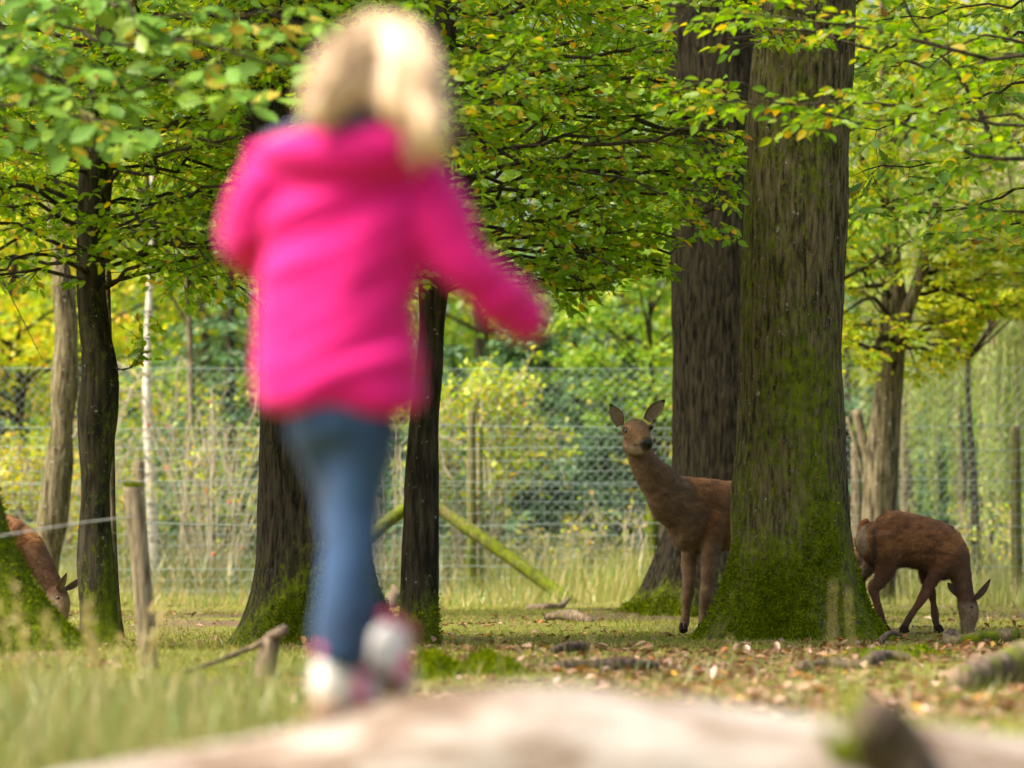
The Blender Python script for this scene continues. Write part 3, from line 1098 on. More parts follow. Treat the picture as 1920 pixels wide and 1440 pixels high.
cloud_tree('maple_tree', 'golden yellow tree glowing behind the grey leaning trunk', 30, 41, 380, M_GOLD, M_HBARK, .10, 2.0, .3, 9000, .12, clumps=60)
cloud_tree('maple_tree', 'yellow green bushy tree between the golden one and the birch', 150, 47, 200, M_YEL, M_HBARK, .12, 2.2, .3, 8000, .13, clumps=50)
cloud_tree('birch_tree', 'slim white birch tree behind the wire fence', 284, 37.0, 250, M_YEL, M_BIRCH, .085, 1.2, 4.6, 1500, .08, lean=-.012, clumps=30)
cloud_tree('aspen_tree', 'olive green slender trunk right of the white birch', 350, 39.5, 300, M_FRESH, M_PALEB, .085, 1.2, 4.2, 1800, .09, clumps=30)
cloud_tree('beech_tree', 'fresh green tree right of the spruce behind the fence', 1225, 40, 420, M_FRESH, M_HBARK, .07, 1.15, 2.0, 4800, .10, clumps=34)
cloud_tree('beech_tree', 'yellow leaved sapling behind the deer\'s face and dark oak', 1250, 44, 760, M_GOLD, M_HBARK, .04, .8, .5, 500, .11, clumps=14)
cloud_tree('poplar_tree', 'thin brown straight trunk in front of the weeping willow', 1823, 36.4, 560, M_YEL, M_HBARK, .07, .8, 3.6, 900, .09, clumps=16)
cloud_tree('alder_tree', 'dark trunk showing through willow strands beside the pale hornbeam', 1698, 43, 400, M_FRESH, M_PALEB, .12, 1.2, 4.5, 1500, .1, lean=.02, clumps=20)
cloud_tree('alder_tree', 'dark trunk showing through willow strands left of the thin brown trunk', 1803, 44, 400, M_FRESH, M_PALEB, .10, 1.2, 4.8, 1500, .1, lean=-.01, clumps=20)
cloud_tree('lime_tree', 'green leaved tree behind the pink jacket and mossy oak', 640, 25.5, 0, M_FRESH, M_HBARK, .12, 2.5, 3.1, 12000, .09, tall=7.5, clumps=60)
cloud_tree('lime_tree', 'green leaved tree standing hidden behind the thick oak', 1478, 29.5, 0, M_FRESH, M_HBARK, .12, 2.7, 3.6, 12000, .09, tall=8.5, clumps=60)
cloud_tree('lime_tree', 'green leaved tree behind the left hornbeam crown', -190, 24.5, 0, M_FRESH, M_HBARK, .10, 2.2, 3.2, 9000, .09, tall=7.5, clumps=50)
far = [(-120, 62, 'broad yellow green tree in the distance behind the sloping oak'), (130, 66, 'tall green tree rising above the golden tree'), (380, 60, 'tall pale green tree rising above the birch'), (640, 64, 'tall green tree in the distance behind the mossy oak'),
       (900, 58, 'tall fresh green tree in the distance above the spruces'), (1180, 63, 'tall green tree in the distance behind the dark oak'), (1440, 66, 'tall far tree hidden mostly by the thick oak'), (1700, 60, 'tall golden tree in the distance above the pale hornbeam'), (1900, 56, 'tall yellow tree in the distance above the willow'), (2100, 64, 'tall green tree in the distance behind the second willow')]
for k, (u, Y, lb) in enumerate(far):
    cloud_tree('lime_tree', lb, u, Y, 0, [M_YEL, M_FRESH, M_FRESH, M_FRESH, M_FRESH, M_FRESH, M_FRESH, M_YEL, M_YEL, M_FRESH][k], M_HBARK, .2, 3.4, 3.0, 6500, .22, tall=15 + (k % 3), clumps=70)


def spruce(label, u, Y, H, R, n, low=.3, dark=0):
    n = int(n * 1.4)
    b = at(u, HOR, Y)
    t = thing('spruce_tree', label, 'tree', (b[0], Y, 0))
    buf = Buf()
    tube(buf, [[b[0], Y, -.1], [b[0], Y, H * .5], [b[0], Y, H]], [R * .06, R * .04, .01], 10)
    obj('trunk', buf.mesh('trunk', {'moss': np.zeros(buf.n)}), M_HBARK, t)
    nb = int(H * 17)
    f = np.sort(rng.random(nb))
    z = low + (H - low) * f
    az = np.arange(nb) * 2.4 + rng.normal(0, .3, nb)
    L = R * (1 - f) ** .8 * rng.uniform(.7, 1.1, nb) + .12
    h = np.stack([np.cos(az), np.sin(az), 0 * az], 1)
    p0 = np.stack([b[0] + 0 * z, Y + 0 * z, z], 1)
    p1 = p0 + h * L[:, None] + np.stack([0 * z, 0 * z, -.25 * L], 1)
    V, F = prisms(p0, p1, .012 + .01 * (1 - f), np.full(nb, .004), 4)
    tag(obj('branches', make_mesh('branches', V, [F], {'moss': np.zeros(len(V))}), M_TWIG, t), kind='stuff')
    w = L / L.sum()
    k = rng.choice(nb, n, p=w)
    s = rng.uniform(.1, 1.05, n)
    sd = np.stack([-h[k][:, 1], h[k][:, 0], 0 * s], 1) * rng.choice([-1., 1.], n)[:, None]
    off = sd * (rng.random(n) * .25 * L[k] * (1.1 - s))[:, None] + rng.normal(0, .02, (n, 3))
    off[:, 2] -= .06 * rng.random(n)
    P = p0[k] + (p1[k] - p0[k]) * s[:, None] + off
    D = h[k] * .8 + sd * .7 + rng.normal(0, .3, (n, 3)) + [0, 0, -.35]
    o = obj('needles', leaves_mesh('needles', T_fold(.12, .02), P, D, rng.normal(0, .8, (n, 3)) + [0, 0, 1], rng.uniform(.10, .2, n), rng.random(n)), M_SPRUCE, t)
    tag(o, kind='stuff')


spruce('tall blue green spruce tree above the deer\'s head line beyond the fence', 1080, 47, 8.5, 1.7, 9000)
spruce('dense young spruce tree behind the chain link left of the deer', 985, 41, 4.2, 1.7, 9000, .05)
spruce('dense young spruce tree directly behind the deer\'s neck', 1135, 42.5, 3.9, 1.6, 8000, .05)
spruce('low dark spruce tree behind the rose bush and mossy brace', 850, 43, 3.6, 1.8, 7000, .05)
spruce('dark spruce tree behind the rose bush of red hips', 430, 46, 7.5, 2.0, 8000, .05)
spruce('dark spruce tree behind the golden tree and grey leaning trunk', -10, 44, 4.2, 1.6, 6000, .05)
spruce('spruce tree between the jeans and the dark hornbeam', 700, 45, 5.5, 1.9, 7000, .05)
spruce('spruce tree behind the willow strands', 1760, 50, 3.4, 2.6, 7000, .05)
spruce('spruce tree behind the weathered fence post', 1590, 45, 5.0, 1.6, 6000, .05)
spruce('spruce tree low behind the slim birch', 270, 50, 4.2, 2.2, 7000, .05)


def willow(label, u, Y, H, R, strands):
    b = at(u, HOR, Y)
    t = thing('willow_tree', label, 'tree', (b[0], Y, 0))
    buf = Buf()
    tube(buf, [[b[0], Y, -.1], [b[0] + .1, Y, H * .4], [b[0], Y, H]], [.2, .14, .04], 12)
    obj('trunk', buf.mesh('trunk', {'moss': np.zeros(buf.n)}), M_HBARK, t)
    P, D, s0, s1 = [], [], [], []
    nb = 40
    arc0, arc1 = [], []
    for i in range(nb):
        az, L = rng.uniform(0, 2 * math.pi), R * rng.uniform(.4, 1)
        zb = H * rng.uniform(.4, .95)
        top = np.array([b[0], Y, zb])
        e = top + [math.cos(az) * L, math.sin(az) * L, .3]
        arc0.append(top); arc1.append(e)
        for j in range(strands):
            q = top + (e - top) * rng.uniform(.25, 1) + rng.normal(0, .12, 3)
            ln = min(q[2] - .5, rng.uniform(1.2, 3.4))
            if ln < .4:
                continue
            m = int(ln / .055)
            tt = np.linspace(0, 1, m)[:, None]
            sway = rng.normal(0, .10, 3) * [1, 1, 0]
            pts = q + tt * np.array([0, 0, -ln]) + tt ** 2 * sway
            s0.append(pts[0]); s1.append(pts[-1])
            P.append(pts + rng.normal(0, .012, pts.shape))
            D.append(rng.normal(0, .45, pts.shape) + [0, 0, -1])
    P, D = np.concatenate(P), np.concatenate(D)
    n = len(P)
    o = obj('foliage', leaves_mesh('foliage', T_fold(.10, .03), P, D, rng.normal(0, 1, (n, 3)) + [0, -.6, .3], rng.uniform(.09, .15, n), rng.random(n)), M_WILLOW, t)
    tag(o, kind='stuff')
    V, F = prisms(np.array(arc0), np.array(arc1), np.full(nb, .03), np.full(nb, .008), 4)
    V2, F2 = prisms(np.array(s0), np.array(s1), np.full(len(s0), .004), np.full(len(s0), .002), 3)
    tag(obj('branches', make_mesh('branches', np.concatenate([V, V2]), [np.concatenate([F, F2 + len(V)])], {'moss': np.zeros(len(V) + len(V2))}), M_TWIGP, t), kind='stuff')


willow('pale green weeping willow tree trailing strands beyond the fence', 1850, 40, 7.5, 2.8, 17)
willow('second weeping willow tree standing behind the first willow', 2060, 45, 8.0, 2.8, 11)

# distant wood that closes the view
n = 62000
P = np.stack([rng.uniform(-34, 34, n), rng.uniform(74, 92, n), 15 * rng.random(n) ** .85], 1)
cl = fbm(P * [.28, .28, .4], 3, 71)
P = P[cl > -.25]
n = len(P)
wood = obj('distant_wood', leaves_mesh('distant_wood', T_fold(.32, .1), P, rng.normal(0, 1, (n, 3)), rng.normal(0, .7, (n, 3)) + [0, -.5, .7], rng.uniform(.3, .6, n), rng.random(n)), M_FRESH)
tag(wood, 'far mass of green trees closing the view', 'wood', kind='stuff')


# ------------------------------------------------------------------ rose bushes and shrubs
def bush(label, u, Y, H, R, n_stem, leaf_n, mat, hips=0, leaf=.06, name='rose_bush', arch=.5, stems_mat=None, cat='bush'):
    b = at(u, HOR, Y)
    t = thing(name, label, cat, (b[0], Y, 0))
    s, P = [], []
    for i in range(n_stem):
        az = rng.uniform(0, 2 * math.pi)
        L = R * rng.uniform(.4, 1.1)
        h = np.array([math.cos(az), math.sin(az) * .7, 0])
        hh = H * rng.uniform(.55, 1)
        base = np.array([b[0], Y, 0]) + h * .15
        pts = spline([base, base + h * L * .3 + [0, 0, hh * .65], base + h * L * .65 + [0, 0, hh], base + h * L + [0, 0, hh * (1 - arch * rng.random())]], 14)
        pts[1:] += rng.normal(0, .015, (13, 3))
        for a, c in zip(pts[:-1], pts[1:]):
            s.append((*a, *c, .011, .010))
        for _ in range(5):
            k = rng.integers(4, 13)
            d = unit(rng.normal(0, 1, 3) + h * .6 + [0, 0, .2]) * rng.uniform(.2, .55)
            s.append((*pts[k], *(pts[k] + d), .007, .003))
            tt = rng.random((6, 1))
            P.append(pts[k] + d * tt)
        P.append(pts[3:])
    s = np.array(s)
    V, F = prisms(s[:, :3], s[:, 3:6], s[:, 6], s[:, 7], 4)
    tag(obj('stems', make_mesh('stems', V, [F]), stems_mat or M_TWIGP, t), kind='stuff')
    P = np.concatenate(P)
    k = rng.integers(0, len(P), leaf_n)
    Q = P[k] + rng.normal(0, .045, (leaf_n, 3))
    o = obj('leaves', leaves_mesh('leaves', T_fold(.33, .08), Q, rng.normal(0, 1, (leaf_n, 3)), rng.normal(0, .7, (leaf_n, 3)) + [0, -.4, .8], rng.uniform(.6, 1.2, leaf_n) * leaf, rng.random(leaf_n)), mat, t)
    tag(o, kind='stuff')
    for i in range(hips):
        hb = Buf()
        ball(hb, P[rng.integers(0, len(P))] - [0, 0, .03], (.02, .02, .026), 8, 6)
        obj('rose_hip', hb.mesh('rose_hip'), M_HIP, t)
    return t


bush('arching bare rose bush with red hips behind the left fence', 400, 36.5, 3.1, 2.1, 30, 900, M_YEL, 18, .075, arch=1.1)
bush('rose bush with pale arching stems beside the mossy oak', 330, 38.5, 2.4, 1.8, 22, 700, M_FRESH, 8, .07, arch=1.1)
bush('yellow leaved rose bush with red hips right of the dark hornbeam', 890, 36.2, 2.9, 1.05, 30, 2300, M_YEL, 14, .10)
bush('low yellow green shrub under the slanting mossy brace', 1030, 36.0, 1.1, .8, 16, 350, M_YEL, 0, .07, 'shrub', cat='shrub')
bush('golden leaved shrub behind the grazing deer at the left oak', 100, 37.0, 2.0, 1.2, 20, 1600, M_GOLD, 0, .085, 'shrub', cat='shrub')
bush('yellow flecked shrub between the mossy brace and the deer', 1170, 35.6, 1.0, .6, 12, 130, M_GOLD, 0, .07, 'shrub', cat='shrub')
bush('green shrub behind the thin brown trunk', 1900, 36.5, 1.1, .9, 14, 700, M_YEL, 0, .07, 'shrub', cat='shrub')
bush('sparse twiggy shrub between the jeans and the dark hornbeam', 735, 36.0, 2.2, 1.0, 22, 250, M_FRESH, 0, .06, 'shrub', cat='shrub')

# ------------------------------------------------------------------ fences
YF = 34.0
fence = thing('wire_fence', 'tall galvanised wire mesh fence on wooden posts behind the deer', 'fence', (0, YF, 0))
xs = np.linspace(-9.5, 9.5, 64)
for k, z in enumerate(list(np.arange(.12, 2.12, .125))):
    hb = Buf()
    thick = .0042 if k in (2, 6, 10, 13, 15) else .0026
    tube(hb, np.stack([xs, YF + .01 * np.sin(xs * 3 + k), z + .018 * np.sin(xs * .9 + k) + .006 * np.sin(xs * 4 + 2 * k)], 1), thick, 4)
    obj('horizontal_wire', hb.mesh('horizontal_wire'), M_WIRE, fence)
xv = np.arange(-9.5, 9.5, .15) + rng.normal(0, .006, len(np.arange(-9.5, 9.5, .15)))
V, F = prisms(np.stack([xv, 0 * xv + YF, 0 * xv], 1), np.stack([xv + rng.normal(0, .01, len(xv)), 0 * xv + YF, 0 * xv + 2.0], 1), np.full(len(xv), .0017), np.full(len(xv), .0017), 4)
tag(obj('vertical_wires', make_mesh('vertical_wires', V, [F]), M_WIRE, fence), kind='stuff')


def post(parent, u, Y, r, top_v=None, z=None, mat=M_POST, moss=.1, lean=0, name='post', seed=0, du=0, **kw):
    b = at(u, HOR, Y)
    zt = at(u, top_v, Y)[2] if z is None else z
    c = [[b[0], Y, -.15, r], [b[0] + du * .4, Y, zt * .4, r], [b[0] + du, Y + lean, zt, r * .95]]
    me, V, rad, ms = trunk_mesh(c, 60, 28, bark=.003, freq=40, vstr=.05, wob=.04, moss_all=moss, moss_base=.1, seed=seed, **kw)
    # close the sawn top
    n = len(V)
    co = coords(me)
    fa = [list(p.vertices) for p in me.polygons]
    co = np.concatenate([co, [co[-28:].mean(0) + [0, 0, .006]]])
    q = np.array(fa)
    s = np.arange(28)
    tri = np.stack([n - 28 + s, n - 28 + (s + 1) % 28, np.full(28, n)], 1)
    me2 = make_mesh('post', co, [q, tri], {'moss': np.append(np.clip(ms, -.3, .6), moss)})
    return obj(name, me2, mat, parent)


for k, (u, tv, r, ms) in enumerate([(884, 770, .055, .22), (1222, 900, .055, .4), (1607, 832, .062, .05), (1906, 800, .06, .12), (262, 865, .06, .1), (560, 800, .06, .1), (-60, 800, .06, .1)]):
    post(fence, u, YF + .09, r, top_v=tv, moss=ms, seed=100 + k)
post(fence, 902, YF + .12, .02, top_v=800, moss=.3, seed=120)
post(fence, 1238, YF + .14, .045, top_v=960, moss=.1, seed=121)
post(fence, 1627, YF + .12, .05, top_v=905, moss=.2, seed=122)

clf = thing('chain_link_fence', 'higher diamond chain link fence just behind the wire mesh fence', 'fence', (0, YF + .5, 0))
HC, px = 2.72, .115
x0 = np.arange(-9.5 - HC, 9.5, px)
a0, a1 = [], []
for sgn in (1, -1):
    st = np.stack([x0, 0 * x0 + YF + .5, 0 * x0], 1)
    en = st + [HC, 0, HC]
    if sgn < 0:
        st, en = st + [HC, 0, 0], en - [HC, 0, 0]
    a0.append(st); a1.append(en)
a0, a1 = np.concatenate(a0), np.concatenate(a1)
V, F = prisms(a0, a1, np.full(len(a0), .0022), np.full(len(a0), .0022), 3)
tag(obj('diamond_mesh', make_mesh('diamond_mesh', V, [F]), M_WIRE, clf), kind='stuff')
for z in (.1, 1.35, HC):
    hb = Buf()
    tube(hb, [[-9.5, YF + .5, z], [0, YF + .5, z - .02], [9.5, YF + .5, z]], .003, 4)
    obj('tension_wire', hb.mesh('tension_wire'), M_WIRE, clf)
for k, u in enumerate((-200, 500, 1500, 2050)):
    post(clf, u, YF + .56, .03, z=HC + .05, moss=.2, seed=140 + k)

# split stakes tied to the post
for k, (u0, v0, u1, v1, r, lb) in enumerate([(1636, 905, 1604, 768, .055, 'broad split pale stake leaning against the weathered fence post'), (1606, 850, 1588, 782, .02, 'thin broken stake leaning on the weathered fence post')]):
    a, b = at(u0, v0, YF - .06), at(u1, v1, YF - .02)
    a = a + (a - b) * ((a[2] + .05) / (b[2] - a[2])) * (1 if k == 0 else 0)
    if k == 1:
        a = a + (a - b) * 1.2
    sb = Buf()
    pts = resample([a, (a + b) / 2 + [.01, 0, 0], b], .08)
    tube(sb, pts, r * (1 + .15 * vnoise(pts * 6, 3 + k)), 7)
    tag(obj('wooden_stake', sb.mesh('wooden_stake', {'moss': np.full(sb.n, .05)}), M_POST), lb, 'stake')

# mossy brace poles
for (u0, v0, u1, v1, Y0, Y1, lb) in [(800, 938, 1074, 1132, 32.4, 31.6, 'mossy brace pole slanting down to the ground between hornbeam and deer'),
                                     (775, 942, 640, 1050, 32.5, 32.2, 'mossy brace pole slanting behind the blue jeans')]:
    a, b = at(u0, v0, Y0), at(u1, v1, Y1)
    sb = Buf()
    pts = resample([a, (a + b) / 2 + [0, 0, .02], b], .1)
    if pts[-1, 2] > .05:
        pts = np.concatenate([pts, [pts[-1] + (b - a) / (a[2] - b[2]) * (b[2] + .03)]])
    pts = resample(pts, .07)
    tube(sb, pts, .072 * (1 + .12 * vnoise(pts * 4, 9)), 14)
    V = np.concatenate(sb.V)
    tag(obj('brace_pole', sb.mesh('brace_pole', {'moss': .32 + .1 * vnoise(V * 5, 4)}), M_DEADW), lb, 'pole')

# leaning wooden post in front with a moss cap and single wires
pst = thing('wooden_post', 'leaning weathered wooden post with bright moss cap', 'post', at(282, HOR, 13.6) * [1, 1, 0])
zt = at(248, 914, 13.6)
me_ = post(pst, 285, 13.6, .043, z=zt[2], moss=-.05, du=zt[0] - at(285, HOR, 13.6)[0], seed=150)
mb = Buf()
ball(mb, zt + [0, 0, .002], (.043, .043, .014), 18, 8)
n = 500
obj('moss_cap', mb.mesh('moss_cap', {'moss': np.full(mb.n, .6)}), M_OAK, pst)
th = rng.uniform(0, 2 * math.pi, n)
rr = .042 * np.sqrt(rng.random(n))
tag(obj('moss_tufts', leaves_mesh('moss_tufts', T_fold(.25, .05), np.stack([zt[0] + rr * np.cos(th), zt[1] + rr * np.sin(th), np.full(n, zt[2] + .008)], 1), rng.normal(0, .5, (n, 3)) + [0, 0, 1], rng.normal(0, 1, (n, 3)), rng.uniform(.01, .022, n), rng.random(n)), M_MOSSF, pst), kind='stuff')
for pl, r, lb in (([at(250, 968, 13.55), at(120, 985, 12.6), at(-120, 1025, 11.4)], .003, 'slack wire running left from the leaning mossy post'),
                  ([at(252, 978, 13.65), at(370, 983, 15.8), at(489, 985, 17.95)], .0016, 'thin wire from the leaning post to the mossy oak trunk')):
    wb = Buf()
    tube(wb, resample(spline(pl, 20), .1), r, 5)
    tag(obj('strand_wire', wb.mesh('strand_wire'), M_WIRE2), lb, 'wire', 'single wires fixed to the leaning post')


# ------------------------------------------------------------------ deer
def noise3(V, f, seed):
    return fbm(V * f, 3, seed)


def ear(parent, base, tip, open_dir, width, cols, name='ear'):
    base, tip = np.asarray(base, float), np.asarray(tip, float)
    L = np.linalg.norm(tip - base)
    d = (tip - base) / L
    o = unit(np.asarray(open_dir, float) - d * np.dot(open_dir, d))
    s = np.cross(d, o)
    nu, nv = 13, 11
    V, C = [], []
    for i in range(nu):
        t = i / (nu - 1)
        w = width * (.35 + .65 * math.sin(min(1, t * 1.9 + .12) * math.pi / 2)) * (1 - max(0, (t - .45) / .55) ** 2.0) * .5 + .002
        for j in range(nv):
            q = j / (nv - 1) * 2 - 1
            cup = (q * q) * w * (1.1 - .6 * t)
            V.append(base + d * L * t + s * q * w * (1 - .25 * q * q) + o * cup)
            e = abs(q)
            C.append(np.asarray(cols[0]) * (1 - e ** 4) + np.asarray(cols[1]) * e ** 4 if t < .88 else cols[1])
    V, C = np.array(V), np.array(C)
    # back shell gives the ear its thickness
    B = V - o * .006
    CB = np.repeat([cols[2]], len(B), 0)
    n = len(V)
    f = grid_faces(nu, nv, False)
    edge = [i * nv for i in range(nu)], [i * nv + nv - 1 for i in range(nu)]
    quads = [f, f[:, ::-1] + n]
    for e in edge:
        e = np.array(e)
        quads.append(np.stack([e[:-1], e[1:], e[1:] + n, e[:-1] + n], 1))
    t0 = np.arange((nu - 1) * nv, nu * nv)
    quads.append(np.stack([t0[:-1], t0[1:], t0[1:] + n, t0[:-1] + n], 1))
    me = make_mesh('ear', np.concatenate([V, B]), [np.concatenate(quads)], {'coat': np.concatenate([C, CB])})
    return obj(name, me, M_COAT, parent)


def local_thing(name, label, cat, loc, group=None):
    return thing(name, label, cat, loc, group)


def child(name, me, mat, parent):
    o = bpy.data.objects.new(name, me)
    COL.objects.link(o)
    if mat is not None and not me.materials:
        me.materials.append(mat)
    o.parent = parent
    return o


RED, BRN, GRY, DRK, PALE = np.array([.26, .118, .040]), np.array([.15, .07, .024]), np.array([.18, .115, .065]), np.array([.035, .025, .02]), np.array([.42, .33, .23])


def lerp(a, b, t):
    t = np.clip(t, 0, 1)[:, None]
    return a * (1 - t) + b * t


# --- the alert deer beside the oak
YD = 20.25
gD = at(1300, 1187, YD)
K = FPX / YD


def D(u, v, y=0.0):
    p = at(u, v, YD + y)
    return [p[0] - gD[0], y, p[2]]


deerA = thing('deer', 'alert brown deer looking out from behind the thick mossy oak', 'deer', (gD[0], YD, 0), 'brown deer under the trees')
hd = np.array([-.80, -.60, 0])
lt = np.array([.60, -.80, 0])           # towards the deer's left, nearer the camera
sc = np.array([.03, .02, .80])
body = Buf()
loft(body, [[*(sc + hd * t + [0, 0, dz]), w, h] for t, dz, w, h in ((-1.06, .08, .05, .06), (-.98, .06, .13, .15), (-.8, .05, .185, .215), (-.55, .035, .20, .215), (-.28, .0, .205, .24), (-.05, -.005, .185, .262), (.10, -.01, .155, .245), (.20, -.01, .11, .18), (.25, -.02, .06, .10))], lt, 26)
# neck
loft(body, [[*(sc + hd * -.02 + [0, 0, .05]), .13, .20], [*D(1262, 938, -.10), .12, .185], [*D(1237, 906, -.15), .105, .145], [*D(1215, 880, -.17), .09, .115], [*D(1201, 856, -.17), .08, .097], [*D(1191, 828, -.17), .072, .082]], lt, 22)
# head
loft(body, [[*D(1189, 806, -.15), .078, .055], [*D(1191, 807, -.20), .096, .080], [*D(1195, 812, -.26), .090, .090], [*D(1201, 819, -.33), .062, .076], [*D(1207, 827, -.39), .052, .06], [*D(1212, 832, -.43), .048, .053], [*D(1214, 834, -.455), .034, .038]], (.94, .34, 0), 24)
loft(body, [[*D(1185, 832, -.18), .070, .072], [*D(1188, 838, -.25), .062, .060], [*D(1199, 842, -.33), .036, .036], [*D(1208, 845, -.39), .027, .026], [*D(1212, 846, -.415), .02, .02]], (.94, .34, 0), 18)
# brow ridges and cheeks
for u, v, y in ((1174, 802, -.245), (1219, 799, -.275)):
    ball(body, D(u, v, y), (.022, .028, .02))


def leg(buf, rows, side=(1, 0, 0)):
    loft(buf, rows, side, 16)


fA = sc + hd * .06
leg(body, [[*(np.array(D(1296, 990, .02))), .07, .11], [*D(1292, 1035, .0), .056, .075], [*D(1291, 1065, -.01), .05, .056], [*D(1291, 1090, -.02), .042, .046], [*D(1290, 1112, -.03), .044, .048], [*D(1288, 1130, -.03), .032, .034], [*D(1286, 1150, -.03), .030, .032], [*D(1284, 1165, -.035), .034, .036], [*D(1282, 1177, -.05), .028, .032], [*D(1280, 1184, -.06), .030, .036]])
leg(body, [[*D(1338, 975, .0), .085, .15], [*D(1334, 1018, -.07), .072, .11], [*D(1329, 1060, -.12), .056, .064], [*D(1326, 1095, -.13), .045, .048], [*D(1324, 1116, -.14), .047, .05], [*D(1321, 1135, -.13), .034, .035], [*D(1319, 1155, -.12), .031, .033], [*D(1318, 1170, -.12), .034, .036], [*D(1316, 1182, -.14), .030, .036]])
for s_, off in ((1, .02), (-1, -.14)):
    hp = sc + hd * -.80 + lt * (.105 * s_) + hd * off
    leg(body, [[*(hp + [0, 0, .05]), .09, .17], [*(hp + hd * .06 + [0, 0, -.16]), .075, .14], [*(hp + hd * .04 + [0, 0, -.30]), .05, .075], [*(hp - hd * .10 + [0, 0, -.41]), .038, .048], [*(hp - hd * .10 + [0, 0, -.55]), .028, .032], [*(hp - hd * .06 + [0, 0, -.68]), .031, .034], [*(hp - hd * .02 + [0, 0, -.765]), .03, .036]], lt)
# tail
loft(body, [[*(sc + hd * -1.0 + [0, 0, .13]), .03, .03], [*(sc + hd * -1.09 + [0, 0, .06]), .03, .025], [*(sc + hd * -1.09 + [0, 0, -.04]), .018, .015]], lt, 12)
me = fuse(body, .0095, 7, 'body')
V, N = coords(me), normals(me)
V = V + N * (noise3(V, 9, 3) * .004)[:, None]
set_coords(me, V)
x, y, z = V.T
c = np.repeat([RED], len(V), 0)
along = (V - sc) @ hd
nz_ = noise3(V, 5, 1)
c = lerp(c, BRN * 1.0, .45 + 1.5 * nz_)                                              # mottled red-brown flank
c = lerp(c, RED * 1.15, smooth01((z - .86 + .06 * nz_) / .15) * (along < .1) * .7)
neck = smooth01((along - .04 + .05 * nz_) / .14)
c = lerp(c, GRY, neck * .9)
c = lerp(c, GRY * 1.1, smooth01((.64 - z + .05 * nz_) / .12) * .9)               # brisket and legs
c = lerp(c, GRY * .72, smooth01((.42 - z) / .2) * .6)
patch = np.exp(-(((x - .03) / .07) ** 2 + ((z - .78) / .06) ** 2)) * (y < .1)
c = lerp(c, GRY * .75, patch * smooth01(.75 + 1.2 * nz_) * .9)                     # scuffed grey patch on the shoulder
head = smooth01((z - 1.17) / .05)
c = lerp(c, np.array([.25, .145, .07]), head * .95)
c = lerp(c, np.array([.13, .075, .045]), head * smooth01((z - 1.41) / .05) * .7)
c = lerp(c, np.array([.33, .25, .17]), head * smooth01((1.32 - z) / .05) * smooth01((-.22 - y) / .1) * .85)
mz = np.linalg.norm(V - np.array(D(1213, 834, -.46)), axis=1)
c = lerp(c, np.array([.055, .045, .038]), smooth01((.075 - mz) / .05))
mouth = np.exp(-((z - np.interp(x, [D(1196, 0)[0], D(1205, 0)[0], D(1222, 0)[0]], [D(0, 838)[2], D(0, 841)[2], D(0, 840)[2]])) / .006) ** 2) * (y < -.33)
c = lerp(c, DRK, mouth * .95)
c = lerp(c, DRK, smooth01((.035 - z) / .02))
for u, v in ((1173, 807), (1221, 804)):
    d = np.linalg.norm((V - D(u, v, -.27)) * [1, .6, 1], axis=1)
    c = lerp(c, np.array([.36, .24, .13]), smooth01((.055 - d) / .02) * .2)
    c = lerp(c, DRK * 1.2, smooth01((.030 - d) / .012))
c = c * (1 + .35 * noise3(V * [1, 1, 1.5], 20, 31) * (1 - .6 * head))[:, None]
set_attrs(me, {'coat': np.clip(c, .004, 1)})
child('body', me, M_COAT, deerA)


def fur(parent, V, N, c, n, back, size=.022):
    i = rng.integers(0, len(V), n)
    pos = V[i] + rng.normal(0, .003, (n, 3))
    d = np.asarray(back, float) - N[i] * (N[i] @ np.asarray(back, float))[:, None]
    d = unit(d + [0, 0, -.25]) + N[i] * .22 + rng.normal(0, .22, (n, 3))
    Vv, Pp = leaves_arrays(T_fold(.07, .02), pos, d, N[i] + rng.normal(0, .3, (n, 3)), rng.uniform(.6, 1.3, n) * size)
    cc = c[i] * rng.uniform(.65, 1.4, (n, 1))
    m_ = make_mesh('fur', Vv, [Pp], {'coat': np.repeat(cc, 4, 0)}, smooth=False)
    tag(child('fur', m_, M_COAT, parent), kind='stuff')


def surf(me_V, tgt, dirv):
    """first surface point of the cloud met from dirv near the line through tgt"""
    d = unit(np.asarray(dirv, float))
    rel = me_V - np.asarray(tgt, float)
    tt = rel @ d
    off = np.linalg.norm(rel - tt[:, None] * d, axis=1)
    k = np.where(off < .014)[0]
    k = k if len(k) else [int(np.argmin(off))]
    i = k[int(np.argmax(tt[k]))]
    return me_V[i]


fur(deerA, V[V[:, 2] > .3], N[V[:, 2] > .3], c[V[:, 2] > .3], 26000, -hd + [0, 0, -.2], .02)
for u, v, dv in ((1173.5, 807, (-.35, -1, 0)), (1220.5, 803.5, (.55, -1, 0))):
    p = surf(V, D(u, v, -.27), dv)
    eb = Buf()
    ball(eb, p - unit(np.array(dv)) * .0165, (.021, .021, .0195), 18, 12)
    child('eye', eb.mesh('eye'), M_EYE, deerA)
nb_ = Buf()
npz = np.array(D(1213.5, 831, -.462))
ball(nb_, npz, (.036, .022, .026), 20, 12)
ball(nb_, npz + [-.016, -.004, .008], (.02, .02, .018), 14, 10)
ball(nb_, npz + [.018, .004, .008], (.02, .02, .018), 14, 10)
nose = child('nose', fuse(nb_, .004, 3, 'nose'), M_NOSE, deerA)
EC = ([.42, .34, .25], [.05, .035, .025], [.13, .07, .04])
for b_, t_, od, w_ in ((D(1161, 799, -.17), D(1144, 757, -.20), (.15, -1, .1), .118), (D(1212, 789, -.17), D(1247, 749, -.19), (-.05, -1, .1), .118)):
    e = ear(deerA, b_, t_, od, w_, EC)
    e.matrix_parent_inverse = Matrix.Identity(4)
